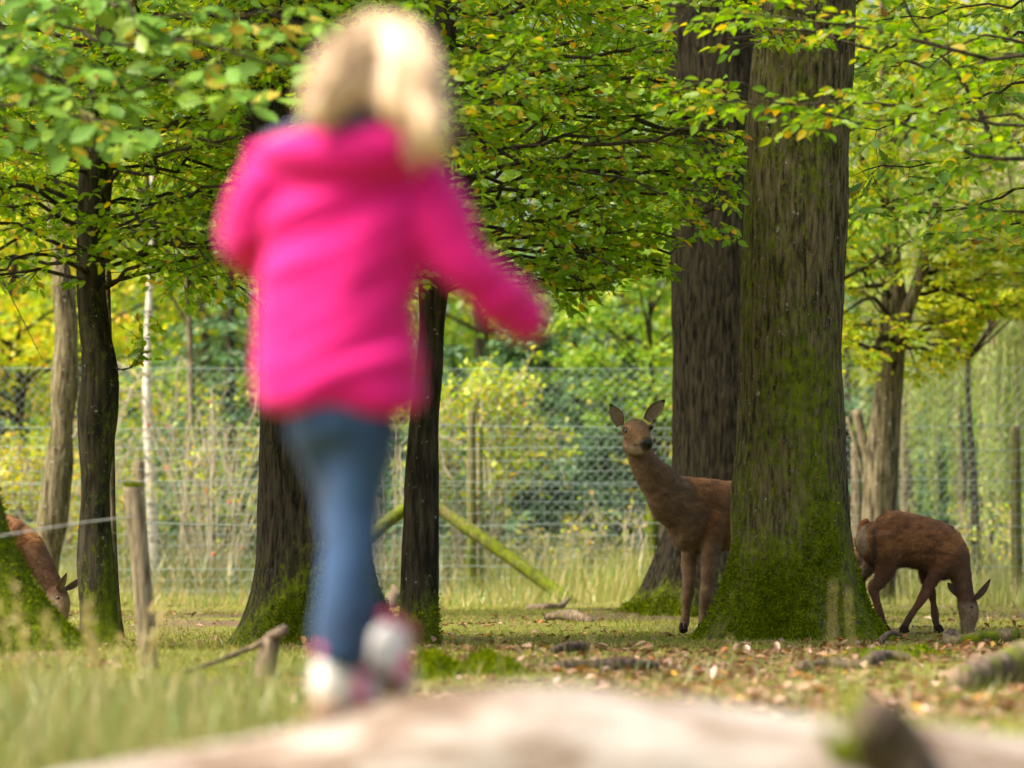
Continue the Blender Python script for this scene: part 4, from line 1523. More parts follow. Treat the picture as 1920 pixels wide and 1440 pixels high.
for u, v, y in ((1281, 1184, -.06), (1316, 1184, -.14)):
    hb_ = Buf()
    q = D(u, v, y)
    for s_ in (-1, 1):
        loft(hb_, [[q[0] + s_ * .012, q[1] + .012, .05, .014, .026], [q[0] + s_ * .014, q[1] - .0, .028, .0155, .032], [q[0] + s_ * .015, q[1] - .006, .004, .016, .038]], (1, 0, 0), 12)
    child('hoof', hb_.mesh('hoof'), M_HOOF, deerA)


# --- grazing deer, built in profile facing +x
def grazing(label, loc, yaw, scale, neck_pts, head_pts, ear_pts, tint=1.0, seed=0, leg_shift=0):
    t = thing('deer', label, 'deer', loc, 'brown deer under the trees')
    t.rotation_euler = (0, 0, yaw)
    t.scale = (scale,) * 3
    q = lambda u, v, y=0.0: [(u - 1710) / 276., y, (1187 - v) / 276.]
    b = Buf()
    tors = [(1621, 974, 1012, .06), (1631, 964.5, 1040, .108), (1655, 959.5, 1066, .14), (1690, 961, 1066, .15), (1716, 966.5, 1067, .155), (1745, 975, 1074, .15), (1770, 986, 1090, .135), (1790, 999, 1086, .11), (1804, 1020, 1066, .07)]
    loft(b, [[*q(u, (a + c) / 2), w, (c - a) / 2 / 276.] for u, a, c, w in tors], (0, 1, 0), 24)
    loft(b, [[*q(u, v), w, h] for u, v, w, h in neck_pts], (0, 1, 0), 20)
    loft(b, [[*q(u, v), w, h] for u, v, w, h in head_pts], (0, 1, 0), 20)
    L_ = [
        (-.085, [(1766, 1035, .06, .09), (1757, 1066, .048, .066), (1743, 1092, .034, .044), (1731, 1114, .031, .036), (1724, 1127, .027, .030), (1712, 1144, .021, .023), (1703, 1158, .024, .027), (1696, 1170, .020, .024), (1690, 1182, .024, .03)]),
        (.085, [(1748, 1045, .06, .09), (1741, 1078, .042, .052), (1746, 1102, .031, .036), (1750, 1116, .030, .034), (1753, 1132, .021, .024), (1756, 1154, .024, .027), (1758, 1170, .020, .023), (1761, 1183, .024, .03)]),
        (-.085, [(1656, 1005, .085, .12), (1660, 1040, .078, .112), (1659, 1066, .055, .078), (1650, 1088, .038, .050), (1637, 1104, .031, .040), (1640, 1122, .024, .028), (1646, 1146, .025, .029), (1652, 1165, .021, .024), (1656, 1182, .024, .03)]),
        (.085, [(1650, 1005, .07, .10), (1645, 1040, .058, .08), (1636, 1062, .044, .055), (1617, 1084, .032, .042), (1619, 1110, .024, .028), (1624, 1140, .024, .028), (1628, 1163, .021, .024), (1631, 1182, .024, .03)])]
    for ly, rows in L_:
        loft(b, [[*q(u, v, ly), w, h] for u, v, w, h in rows], (0, 1, 0), 14)
    me = fuse(b, .0095, 4, 'body')
    V, N = coords(me), normals(me)
    nzv = noise3(V, 6, seed)
    V = V + N * (noise3(V, 10, seed + 3) * .005)[:, None]
    set_coords(me, V)
    x, y, z = V.T
    c = np.repeat([np.array([.165, .075, .030]) * tint], len(V), 0)
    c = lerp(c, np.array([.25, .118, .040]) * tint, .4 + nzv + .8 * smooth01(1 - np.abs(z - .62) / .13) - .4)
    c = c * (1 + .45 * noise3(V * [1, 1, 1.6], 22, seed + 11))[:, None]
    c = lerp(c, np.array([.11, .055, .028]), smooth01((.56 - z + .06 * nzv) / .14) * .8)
    fx = q(1795, 0)[0]
    c = lerp(c, np.array([.12, .066, .04]), smooth01((x - fx + .05) / .1) * smooth01((.62 - z) / .1) * .9)
    hz = q(0, head_pts[1][1])[2]
    c = lerp(c, np.array([.27, .20, .125]), smooth01((x - q(head_pts[0][0] - 22, 0)[0]) / .04) * smooth01((hz - z + .02) / .05))
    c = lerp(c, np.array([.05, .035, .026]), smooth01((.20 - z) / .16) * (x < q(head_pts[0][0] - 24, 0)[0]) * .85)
    rump = smooth01((q(1627, 0)[0] - x + .02 * nzv) / .03) * smooth01((z - .33) / .1)
    c = lerp(c, np.array([.38, .30, .20]), rump * (z < .74))
    edge = np.exp(-((x - q(1637, 0)[0]) / .022) ** 2) * smooth01((z - .42) / .1) * smooth01((.74 - z) / .06)
    c = lerp(c, DRK, edge * .85)
    c = lerp(c, np.array([.30, .13, .04]), smooth01((z - .72) / .05) * smooth01((q(1650, 0)[0] - x) / .08) * .8)
    inner = (y > .02) & (x < q(1648, 0)[0]) & (z < .66) & (z > .38)
    c = lerp(c, np.array([.34, .27, .19]), inner * .7)
    c = np.clip(c, .004, 1)
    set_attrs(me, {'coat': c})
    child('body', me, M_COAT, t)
    fk = (z > .3) | (x > fx)
    fur(t, V[fk], N[fk], c[fk], 22000, (-1, 0, -.15), .02)
    tb = Buf()
    loft(tb, [[*q(1629, 978), .022, .02], [*q(1619, 984), .026, .022], [*q(1615, 998), .025, .02], [*q(1616, 1012), .013, .01]], (0, 1, 0), 14)
    tm = fuse(tb, .007, 2, 'tail')
    set_attrs(tm, {'coat': np.repeat([[.30, .125, .035]], len(tm.vertices), 0)})
    child('tail', tm, M_COAT, t)
    for (bu, bv, by), (tu, tv, ty), od, w in ear_pts:
        e = ear(t, q(bu, bv, by), q(tu, tv, ty), od, w, ([.20, .15, .11], [.06, .04, .03], [.11, .06, .035]))
        e.matrix_parent_inverse = Matrix.Identity(4)
    hu, hv = (head_pts[1][0] + head_pts[2][0]) / 2, (head_pts[1][1] + head_pts[2][1]) / 2
    for s_ in (-1, 1):
        eb = Buf()
        p = surf(V, q(hu + 5, hv - 3, 0), (0, s_, 0))
        ball(eb, p - np.array([0, s_ * .008, 0]), (.014, .014, .014), 14, 10)
        child('eye', eb.mesh('eye'), M_EYE, t)
    nb = Buf()
    e0, e1 = head_pts[-2], head_pts[-1]
    ball(nb, q(e1[0] + 3, e1[1] - 1), (.026, .028, .02), 16, 10)
    child('nose', nb.mesh('nose'), M_NOSE, t)
    for (ly, rows) in L_:
        u, v = rows[-1][:2]
        hb = Buf()
        p = q(u, v, ly)
        for s_ in (-1, 1):
            loft(hb, [[p[0] - .004, p[1] + s_ * .012, .045, .014, .024], [p[0] + .006, p[1] + s_ * .013, .026, .015, .030], [p[0] + .010, p[1] + s_ * .014, .004, .016, .036]], (0, 1, 0), 12)
        child('hoof', hb.mesh('hoof'), M_HOOF, t)
    return t


NK2 = [(1772, 1028, .10, .15), (1788, 1045, .085, .115), (1799, 1072, .066, .078), (1806, 1098, .055, .062), (1811, 1118, .05, .055)]
HD2 = [(1810, 1112, .05, .052), (1814, 1130, .062, .066), (1817, 1148, .060, .068), (1815, 1166, .044, .054), (1814, 1180, .034, .042), (1814, 1190, .030, .034)]
ER2 = [((1822, 1124, -.05), (1852, 1087, -.12), (.2, -.6, -.5), .06), ((1800, 1122, .05), (1783, 1094, .15), (.3, -.6, -.5), .06)]
gB = at(1710, 1187, 19.95)
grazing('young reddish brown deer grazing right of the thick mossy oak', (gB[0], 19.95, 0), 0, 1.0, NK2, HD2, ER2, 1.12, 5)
# left grazing deer: neck stretched further forward
NK3 = [(1772, 1028, .11, .15), (1796, 1040, .09, .12), (1820, 1066, .075, .088), (1838, 1092, .062, .070), (1848, 1108, .052, .058)]
HD3 = [(1846, 1104, .05, .054), (1853, 1122, .062, .066), (1858, 1140, .058, .066), (1860, 1158, .044, .052), (1861, 1172, .034, .042), (1862, 1182, .030, .034)]
ER3 = [((1858, 1112, -.05), (1878, 1083, -.11), (.2, -.7, -.3), .06), ((1862, 1112, .05), (1892, 1092, .12), (.2, -.7, -.3), .06)]
gL = at(-38, 1187, 20.6)
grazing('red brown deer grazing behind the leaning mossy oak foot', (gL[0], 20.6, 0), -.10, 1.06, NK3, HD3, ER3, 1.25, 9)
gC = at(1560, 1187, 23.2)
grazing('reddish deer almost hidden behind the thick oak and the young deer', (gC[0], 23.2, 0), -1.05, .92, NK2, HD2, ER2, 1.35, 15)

# ------------------------------------------------------------------ the fallen log in front
YL = 5.05
rowsL = []
for u, v, r, dy in ((-250, 1520, .085, -.25), (0, 1482, .10, -.15), (250, 1428, .115, -.05), (430, 1392, .125, 0), (600, 1352, .135, 0), (760, 1308, .145, 0), (1000, 1292, .15, 0), (1300, 1316, .145, .02), (1560, 1342, .135, .03), (1740, 1354, .128, .05), (1920, 1386, .12, .08), (2250, 1420, .105, .15)):
    p = at(u, v, YL + dy)
    rowsL.append([p[0], YL + dy, p[2] - r, r])
rowsL = spline(np.array(rowsL), 260)
log = thing('fallen_log', 'pale peeling fallen log the child walks on', 'log', (0, YL, 0))
ns = 64
th = np.linspace(0, 2 * math.pi, ns, endpoint=False)
T_, = np.meshgrid(th)
Vl = []
for r_ in rowsL:
    Vl.append(np.stack([np.full(ns, r_[0]), r_[1] + r_[3] * np.cos(th), r_[2] + r_[3] * np.sin(th)], 1))
Vl = np.array(Vl)
cen = np.repeat(rowsL[:, None, :3], ns, 1)
rad = unit(Vl - cen)
F_ = Vl.reshape(-1, 3)
Vl = F_ + rad.reshape(-1, 3) * (fbm(F_ * [2, 6, 6], 4, 81) * .012 + fbm(F_ * [6, 30, 30], 2, 82) * .003)[:, None]


def log_mat():
    m, n, l, bs, out = new_mat('peeled_log_wood')
    v = mapping(n, l, (1.0, 3.2, 3.2))
    n1 = noise_node(n, l, v, 3.4, 6, .66)
    r = ramp(n, [(.36, (.08, .047, .026)), (.45, (.18, .125, .08)), (.51, (.29, .245, .20)), (.62, (.39, .365, .325))])
    l.new(n1.outputs['Fac'], r.inputs['Fac'])
    n2 = noise_node(n, l, mapping(n, l, (2, 14, 14)), 9, 5, .7)
    r2 = ramp(n, [(.35, (.75, .7, .66)), (.65, (1, 1, 1))])
    l.new(n2.outputs['Fac'], r2.inputs['Fac'])
    mu = n.new('ShaderNodeMix')
    mu.data_type = 'RGBA'
    mu.blend_type = 'MULTIPLY'
    mu.inputs[0].default_value = 1
    l.new(r.outputs['Color'], mu.inputs[6])
    l.new(r2.outputs['Color'], mu.inputs[7])
    l.new(mu.outputs[2], bs.inputs['Base Color'])
    bs.inputs['Roughness'].default_value = .7
    bump(n, l, bs, n2.outputs['Fac'], .4, .01)
    return m


M_LOG = log_mat()
me = make_mesh('trunk', Vl, [grid_faces(len(rowsL), ns)])
obj('trunk', me, M_LOG, log)
# dark knotted stub with moss
stb = Buf()
rng2 = np.random.default_rng(5)
kp = at(1650, 1400, YL - .06)
loft(stb, [[kp[0] + .03, YL + .02, kp[2] - .08, .06, .08], [kp[0] + .01, YL - .04, kp[2] - .01, .065, .07], [kp[0] - .01, YL - .10, kp[2] + .03, .05, .055], [kp[0] - .03, YL - .15, kp[2] + .05, .035, .04]], (1, 0, 0), 18)
loft(stb, [[kp[0] - .02, YL + .02, kp[2] - .02, .05, .05], [kp[0] - .025, YL + .02, kp[2] + .045, .04, .04], [kp[0] - .045, YL + .0, kp[2] + .068, .022, .022]], (1, 0, 0), 14)
ball(stb, [kp[0] + .04, YL - .05, kp[2] - .05], (.06, .06, .09))
for _ in range(9):
    q_ = np.array([kp[0] + rng2.uniform(-.07, .06), YL - rng2.uniform(.0, .08), kp[2] + rng2.uniform(-.02, .03)])
    e_ = q_ + [rng2.normal(0, .03), -rng2.uniform(.0, .05), rng2.uniform(.01, .05)]
    loft(stb, [[*q_, .02, .02], [*((q_ + e_) / 2), .015, .014], [*e_, .008, .008]], (1, 0, 0), 10)
sm = fuse(stb, .009, 2, 'branch_stub')
V = coords(sm)
V = V + normals(sm) * (fbm(V * 22, 3, 5) * .010)[:, None]
set_coords(sm, V)
set_attrs(sm, {'moss': np.clip(.12 - 5 * (V[:, 0] - kp[0] + .0) + .3 * fbm(V * 10, 2, 6), -.3, .6)})
obj('branch_stub', sm, M_ROT, log)

# ------------------------------------------------------------------ the child
KG = FPX / YL
G0 = at(650, 1335, YL)
child_p = thing('person', 'child in pink jacket and blue jeans seen from behind balancing on the log', 'person', (G0[0], YL, G0[2]))


def G(u, v, y=0.0):
    p = at(u, v, YL + y)
    return [p[0] - G0[0], y, p[2] - G0[2]]


def fabric(name, c, rough, nscale, bstr, sheen=.3, amp=.12, bscale=300):
    m = plain(name, c, rough, 0, .25, nscale, amp, bstr, bscale)
    b = m.node_tree.nodes['Principled BSDF']
    b.inputs['Sheen Weight'].default_value = sheen
    return m


M_JACKET = fabric('pink_softshell', (.56, .002, .16), .75, 6, .3, .1, .12)
M_LINING = fabric('navy_grey_lining', (.10, .10, .17), .8, 10, .3)
M_JEANS = fabric('blue_denim', (.022, .055, .125), .85, 9, .4, .1, .5)
M_SKIN = plain('skin', (.62, .36, .26), .5, 0, .4, 12, .06)
M_SHOE = plain('white_shoe_leather', (.75, .72, .67), .5, 0, .4, 14, .08)
M_SHOEP = plain('pink_shoe_trim', (.7, .06, .2), .5, 0, .4, 14, .1)
M_SOLE = plain('brown_rubber_sole', (.28, .16, .11), .8, 0, .2, 14, .15)


def hair_mat():
    m, n, l, bs, out = new_mat('blond_hair')
    v = mapping(n, l, (40, 40, 2.5))
    t = noise_node(n, l, v, 1.6, 4, .6)
    r = ramp(n, [(.3, (.30, .18, .08)), (.5, (.52, .37, .21)), (.7, (.68, .55, .38))])
    l.new(t.outputs['Fac'], r.inputs['Fac'])
    l.new(r.outputs['Color'], bs.inputs['Base Color'])
    bs.inputs['Roughness'].default_value = .38
    bs.inputs['Specular IOR Level'].default_value = .6
    bump(n, l, bs, t.outputs['Fac'], .35, .004)
    return m


M_HAIR = hair_mat()
# body: head, neck, trunk, limbs as one skin
b = Buf()
hc = np.array(G(713, 142, .03))
ball(b, hc, (.078, .092, .10), 24, 18)
ball(b, hc + [0, .03, -.045], (.062, .07, .06), 20, 14)
ball(b, hc + [.0, .103, -.015], (.012, .018, .018), 12, 8)            # nose
for s_ in (-1, 1):
    ball(b, hc + [s_ * .079, .0, -.015], (.012, .022, .028), 12, 8)    # ears
    ball(b, hc + [s_ * .035, .07, -.035], (.025, .022, .022), 12, 8)   # cheeks
ball(b, hc + [0, .088, -.052], (.024, .012, .009), 12, 8)             # lips
ball(b, hc + [0, .075, -.085], (.024, .022, .016), 12, 8)             # chin
loft(b, [[*G(702, 215, .015), .042, .044], [*G(690, 250, .01), .042, .044], [*G(676, 290, .0), .055, .05]], (1, 0, 0), 16)
loft(b, [[*G(655, 285, 0), .085, .05], [*G(648, 360, 0), .10, .07], [*G(642, 500, 0), .10, .075], [*G(640, 640, 0), .085, .066], [*G(641, 740, 0), .076, .064], [*G(642, 800, 0), .066, .06]], (1, 0, 0), 22)
RA = [(775, 330, .0), (845, 468, -.02), (905, 535, .005), (945, 565, .027)]
LA = [(505, 325, .0), (455, 430, .03), (480, 470, .17), (530, 470, .25)]
for A in (RA, LA):
    loft(b, [[*G(*A[0]), .036, .038], [*G(*A[1]), .03, .031], [*G(*A[2]), .025, .026], [*G(*A[3]), .02, .02]], (0, 1, 0), 14)
RL = [(680, 790, .0), (664, 960, .02), (650, 1100, .0), (636, 1240, -.01)]
LL = [(604, 790, .02), (645, 930, .10), (660, 1090, .13), (672, 1212, .12)]
for A in (RL, LL):
    loft(b, [[*G(*A[0]), .046, .05], [*G(*A[1]), .041, .043], [*G(*A[2]), .037, .039], [*G(*A[3]), .03, .032]], (1, 0, 0), 16)


def hand(buf, wrist, dr, palm_n, s=.85):
    w, d = np.asarray(wrist, float), unit(np.asarray(dr, float))
    nrm = unit(np.asarray(palm_n, float) - d * np.dot(palm_n, d))
    sd = np.cross(d, nrm)
    loft(buf, [[*(w - d * .01), .017 * s, .014 * s], [*(w + d * .02 * s), .024 * s, .013 * s], [*(w + d * .05 * s), .028 * s, .012 * s], [*(w + d * .062 * s), .026 * s, .010 * s]], sd, 14)
    for k, (o, ln) in enumerate(((-.021, .043), (-.007, .052), (.007, .049), (.020, .038))):
        a = w + d * .058 * s + sd * o * s
        p1 = a + d * ln * .45 * s + nrm * .006 * s
        p2 = p1 + (d * .8 + nrm * .6) * ln * .35 * s
        p3 = p2 + (d * .5 + nrm * .9) * ln * .28 * s
        loft(buf, [[*a, .0065 * s, .0065 * s], [*p1, .0062 * s, .0062 * s], [*p2, .0056 * s, .0056 * s], [*p3, .0045 * s, .0045 * s]], sd, 10)
    a = w + d * .018 * s - sd * .02 * s
    loft(buf, [[*a, .009 * s, .009 * s], [*(a + (d * .6 - sd * .7) * .024 * s + nrm * .004), .0075 * s, .0075 * s], [*(a + (d * 1.2 - sd * .75) * .034 * s + nrm * .012), .0055 * s, .0055 * s]], nrm, 10)


hand(b, G(942, 563, .025), (.80, .30, -.45), (.2, -.2, -1), .7)
hand(b, G(530, 470, .25), (.35, .9, .05), (0, 0, -1))
bm_ = fuse(b, .0042, 2, 'body')
child('body', bm_, M_SKIN, child_p)
for s_ in (-1, 1):
    eb = Buf()
    ball(eb, hc + [s_ * .032, .084, .005], (.011, .008, .008), 12, 8)
    child('eye', eb.mesh('eye'), M_EYE, child_p)
# jacket
b = Buf()
loft(b, [[*G(668, 250, .0), .055, .05], [*G(655, 285, 0), .125, .075], [*G(650, 340, 0), .138, .092], [*G(646, 430, 0), .140, .097], [*G(642, 520, 0), .136, .095], [*G(638, 620, 0), .132, .096], [*G(636, 700, 0), .134, .10], [*G(636, 752, 0), .133, .10], [*G(636, 758, 0), .127, .094]], (1, 0, 0), 30)
loft(b, [[*G(760, 325, .0), .055, .058], [*G(796, 378, .0), .056, .058], [*G(845, 470, -.02), .050, .050], [*G(900, 528, .0), .046, .044], [*G(960, 573, .035), .041, .038], [*G(993, 594, .055), .037, .034], [*G(1004, 600, .06), .031, .028]], (0, 1, 0), 20)
loft(b, [[*G(530, 320, .0), .055, .056], [*G(500, 370, .0), .05, .052], [*G(466, 425, .03), .045, .045], [*G(474, 455, .10), .045, .045], [*G(496, 468, .19), .04, .04], [*G(525, 470, .25), .035, .035]], (0, 1, 0), 20)
jm = fuse(b, .0085, 5, 'jacket')
V, N = coords(jm), normals(jm)
w = np.stack([V[:, 0] * 3 + V[:, 2] * 4, V[:, 1] * 5, V[:, 2] * 13 - V[:, 0] * 6], 1)
fold = (1 - np.abs(vnoise(w, 3)) * 2) * .5 + (1 - np.abs(vnoise(w * 1.9 + 5, 4)) * 2) * .25
V = V + N * (fold * .022)[:, None]
set_coords(jm, V)
child('jacket', jm, M_JACKET, child_p)
# hood lying on the shoulders
b = Buf()
loft(b, [[*G(476, 287, .0), .03, .026], [*G(540, 285, -.06), .045, .036], [*G(620, 292, -.09), .05, .05], [*G(700, 283, -.09), .048, .048], [*G(760, 266, -.06), .042, .036], [*G(796, 272, .0), .028, .026]], (0, 1, 0), 20)
loft(b, [[*G(560, 268, -.04), .026, .026], [*G(640, 240, -.04), .03, .04], [*G(720, 240, -.04), .03, .036], [*G(770, 258, -.03), .026, .026]], (0, 1, 0), 16)
loft(b, [[*G(640, 240, -.03), .026, .026], [*G(660, 205, -.035), .022, .026], [*G(672, 182, -.035), .012, .014]], (0, 1, 0), 12)
hm = fuse(b, .008, 4, 'hood')
V = coords(hm)
w = np.stack([V[:, 0] * 6 + V[:, 2] * 9, V[:, 1] * 7, V[:, 2] * 16 - V[:, 0] * 7], 1)
set_coords(hm, V + normals(hm) * (vnoise(w, 8) * .012)[:, None])
child('hood', hm, M_JACKET, child_p)
b = Buf()
loft(b, [[*G(500, 268, -.03), .018, .012], [*G(560, 246, -.07), .022, .016], [*G(630, 222, -.09), .024, .018], [*G(700, 224, -.09), .02, .016], [*G(755, 238, -.05), .014, .012]], (0, 1, 0), 14)
child('hood_lining', fuse(b, .006, 3, 'hood_lining'), M_LINING, child_p)
# jeans
b = Buf()
loft(b, [[*G(640, 730, 0), .092, .078], [*G(640, 775, 0), .090, .08], [*G(642, 820, .0), .078, .074]], (1, 0, 0), 22)
for A, ex in ((RL, 0), (LL, 0)):
    m_ = [(np.array(A[i]) + np.array(A[i + 1])) / 2 for i in range(3)]
    loft(b, [[*G(*A[0]), .064, .07], [*G(*m_[0]), .057, .062], [*G(*A[1]), .052, .055], [*G(*m_[1]), .050, .052], [*G(*A[2]), .048, .05], [*G(*A[3]), .045, .048]], (1, 0, 0), 20)
jn = fuse(b, .0075, 4, 'jeans')
V = coords(jn)
w = np.stack([V[:, 0] * 6, V[:, 1] * 6, V[:, 2] * 17 + V[:, 0] * 8], 1)
set_coords(jn, V + normals(jn) * (vnoise(w, 18) * .006)[:, None])
child('jeans', jn, M_JEANS, child_p)


# shoes
def shoe(heel, toe, up, lift):
    heel, toe = np.array(heel), np.array(toe)
    d = unit(toe - heel)
    upv = unit(np.asarray(up, float) - d * np.dot(up, d))
    sd = np.cross(d, upv)
    L = np.linalg.norm(toe - heel)
    s = Buf()
    loft(s, [[*(heel + d * .005 + upv * .045), .026, .04], [*(heel + d * .04 + upv * .052), .034, .052], [*(heel + d * L * .45 + upv * .042), .036, .042], [*(heel + d * L * .75 + upv * .032), .039, .032], [*(heel + d * L * .97 + upv * .026), .028, .022]], sd, 20)
    loft(s, [[*(heel + d * .045 + upv * .06), .032, .036], [*(heel + d * .04 + upv * .105), .032, .034]], sd, 16)
    sh = child('shoe', fuse(s, .005, 3, 'shoe'), M_SHOE, child_p)
    so = Buf()
    loft(so, [[*(heel - d * .006 + upv * .006), .026, .010], [*(heel + d * .05 + upv * .006), .036, .010], [*(heel + d * L * .5 + upv * .006), .036, .010], [*(heel + d * L * .78 + upv * .006), .042, .010], [*(heel + d * L + upv * .010), .028, .009]], sd, 16)
    child('sole', so.mesh('sole'), M_SOLE, sh)
    tr = Buf()
    for f_, w_ in ((.36, .039), (.52, .040)):
        a = heel + d * L * f_ + upv * .02
        loft(tr, [[*(a - sd * w_), .007, .006], [*(a - sd * w_ * .75 + upv * .045), .007, .006], [*(a + upv * .066), .007, .006], [*(a + sd * w_ * .75 + upv * .045), .007, .006], [*(a + sd * w_), .007, .006]], d, 10)
    loft(tr, [[*(heel + d * .05 - sd * .036 + upv * .1), .008, .007], [*(heel - d * .002 + upv * .108), .008, .007], [*(heel + d * .05 + sd * .036 + upv * .1), .008, .007]], upv, 10)
    child('trim', tr.mesh('trim'), M_SHOEP, sh)


shoe(G(604, 1338, -.04), G(690, 1326, .10), (0, 0, 1), 0)
shoe(G(684, 1256, .06), G(742, 1316, .17), (.3, .25, .85), 0)
# hair
b = Buf()
ball(b, hc + [0, -.012, .008], (.085, .104, .098), 26, 18)
loft(b, [[*(hc + [-.01, -.03, .045]), .06, .06], [*G(684, 110, -.05), .052, .06], [*G(648, 155, -.10), .042, .046], [*G(610, 196, -.135), .035, .036], [*G(582, 224, -.15), .024, .02]], (1, 0, 0), 20)
loft(b, [[*(hc + [.02, -.03, .045]), .06, .06], [*G(755, 120, -.05), .062, .065], [*G(784, 180, -.09), .05, .055], [*G(806, 240, -.13), .038, .042], [*G(824, 300, -.13), .02, .02]], (1, 0, 0), 20)
loft(b, [[*(hc + [.01, -.05, .03]), .08, .05], [*G(738, 155, -.08), .058, .045], [*G(745, 195, -.115), .046, .035], [*G(750, 226, -.13), .024, .018]], (1, 0, 0), 16)
hmh = fuse(b, .0075, 4, 'hair')
V = coords(hmh)
rel = V - hc
ang = np.arctan2(rel[:, 0], -rel[:, 1])
q = np.stack([ang * 9, V[:, 2] * 3, rel[:, 0] * 14], 1)
set_coords(hmh, V + normals(hmh) * (vnoise(q, 5) * .007 + vnoise(q * 2.3, 6) * .003)[:, None])
hair = child('hair', hmh, M_HAIR, child_p)
V = coords(hmh)
N = normals(hmh)
lk = Buf()
cand = np.where((V[:, 2] > hc[2] - .02) & (V[:, 1] < hc[1] + .05))[0]
for i in rng.choice(cand, 170, replace=False):
    p = V[i] + N[i] * .002
    out_ = np.sign(p[0] - hc[0] + rng.normal(0, .02))
    reach = G(574 + rng.uniform(-8, 60), 228 - rng.uniform(0, 50), -.16) if out_ < 0 else G(824 - rng.uniform(-10, 70), 305 - rng.uniform(0, 90), -.13)
    e = np.array(reach) + rng.normal(0, .012, 3)
    m1 = p * .62 + e * .38 + [out_ * .008, -.024, .012]
    m2 = p * .28 + e * .72 + [out_ * .004, -.018, .004]
    pts = spline([p, m1, m2, e], 12)
    tube(lk, pts, np.linspace(.0035, .0012, 12), 5)
child('hair_locks', lk.mesh('hair_locks'), M_HAIR, hair)


# ------------------------------------------------------------------ things on the ground
def wood_piece(name, label, cat, pts, r, mat, moss=0., sides=12, rough=.25, group=None, seed=0, extra=None):
    pts = resample(spline(np.array(pts), 20), .035)
    sb = Buf()
    rr = np.interp(np.linspace(0, 1, len(pts)), np.linspace(0, 1, len(r)), r) * (1 + rough * vnoise(pts * 9, seed))
    tube(sb, pts, rr, sides)
    for e_pts, e_r in (extra or []):
        e_pts = resample(spline(np.array(e_pts), 12), .03)
        tube(sb, e_pts, np.linspace(e_r[0], e_r[1], len(e_pts)) * (1 + rough * vnoise(e_pts * 12, seed + 1)), sides)
    V = np.concatenate(sb.V)
    V = V + fbm(V * 16, 3, seed + 2)[:, None] * rng.normal(0, .25, 3) * np.mean(r) * .4
    sb.V = [V]
    return tag(obj(name, sb.mesh(name, {'moss': np.clip(moss + .3 * fbm(V * 7, 2, seed), -.3, .6)}), mat), label, cat, group)


def gp(u, v, dz=0.):
    """ground point seen at a pixel"""
    y = FPX * CP - (720 - v) * SP
    z = FPX * SP + (720 - v) * CP
    t = -CAM_H / z
    x_, y_ = (u - 960) * t, y * t
    return np.array([x_, y_, float(gz(x_, y_)[0]) + dz])


wood_piece('fallen_branch', 'dark rotting branch lying on litter in front of the alert deer', 'branch', [gp(1040, 1254, .02), gp(1110, 1252, .03), gp(1180, 1250, .03), gp(1236, 1247, .02)], [.028, .034, .03, .02], M_ROT, -.1, seed=1)
wood_piece('fallen_branch', 'dark knotty branch lying in leaf litter below the thick oak', 'branch', [gp(1502, 1250, .02), gp(1560, 1248, .025), gp(1610, 1251, .02), gp(1660, 1246, .035), gp(1705, 1246, .02)], [.026, .03, .022, .036, .018], M_ROT, -.1, seed=2)
wood_piece('fallen_branch', 'short charred looking branch end on the moss beside the hummock', 'branch', [gp(1036, 1230, .03), gp(1066, 1228, .045), gp(1098, 1226, .04)], [.02, .03, .028], M_ROT, -.2, seed=3)
wood_piece('fallen_branch', 'pale barkless branch lying near the foot of the slanting brace', 'branch', [gp(992, 1142, .05), gp(1025, 1144, .03), gp(1050, 1142, .05), gp(1066, 1138, .1)], [.03, .04, .03, .02], M_DEADW, -.2, seed=4)
wood_piece('fallen_branch', 'grey crumbling branch lying before the spreading roots', 'branch', [gp(1025, 1160, .03), gp(1055, 1161, .05), gp(1085, 1165, .06), gp(1112, 1166, .02)], [.03, .045, .06, .03], M_DEADW, -.05, seed=5)
b0 = gp(512, 1275, .0)
wood_piece('forked_branch', 'pale forked branch with thick stub lying by the mossy oak foot', 'branch', [gp(345, 1268, .02), gp(420, 1262, .07), gp(480, 1258, .13), b0 + [.0, 0, .19], b0 + [.045, 0, .215]], [.008, .013, .016, .022, .02], M_DEADW, -.2, seed=6,
           extra=[([b0 + [-.02, 0, -.03], b0 + [-.03, 0, .06], b0 + [-.01, 0, .15], b0 + [-.01, 0, .18]], (.055, .038))])
wood_piece('tree_stub', 'small broken stub with curled top left of the dark hornbeam', 'stump', [gp(722, 1138, -.03), gp(735, 1134, .04), gp(742, 1130, .10), gp(738, 1126, .16)], [.1, .07, .05, .03], M_DEADW, -.1, seed=7)
wood_piece('fallen_branch', 'short mossy branch lying by the grazing deer\'s muzzle', 'branch', [gp(1770, 1206, .03), gp(1830, 1206, .03), gp(1905, 1205, .04)], [.03, .04, .045], M_DEADW, .22, seed=8)
wood_piece('mossy_log', 'short grey log with bright moss spots lying past the dark knotty branch', 'log', [gp(1800, 1292, .05), gp(1850, 1286, .07), gp(1900, 1280, .09), gp(1980, 1272, .1)], [.055, .07, .08, .085], M_DEADW, .12, 20, seed=9)
wood_piece('twig', 'thin dark twig poking up from grass beyond the young grazing deer', 'twig', [gp(1925, 1166, 0), gp(1912, 1160, .06), gp(1897, 1158, .15)], [.008, .007, .004], M_ROT, -.3, 8, seed=10)
wood_piece('surface_root', 'dark stick lying by the thick oak root near the young deer', 'branch', [gp(1650, 1203, .02), gp(1668, 1200, .05), gp(1690, 1197, .03)], [.018, .014, .008], M_DEADW, -.1, 8, seed=11)
wood_piece('bark_piece', 'brown curled piece of bark beside the young deer\'s hoof', 'bark', [gp(1770, 1204, .02), gp(1785, 1202, .05), gp(1800, 1203, .02)], [.02, .035, .02], M_DEADW, -.3, 8, seed=12)


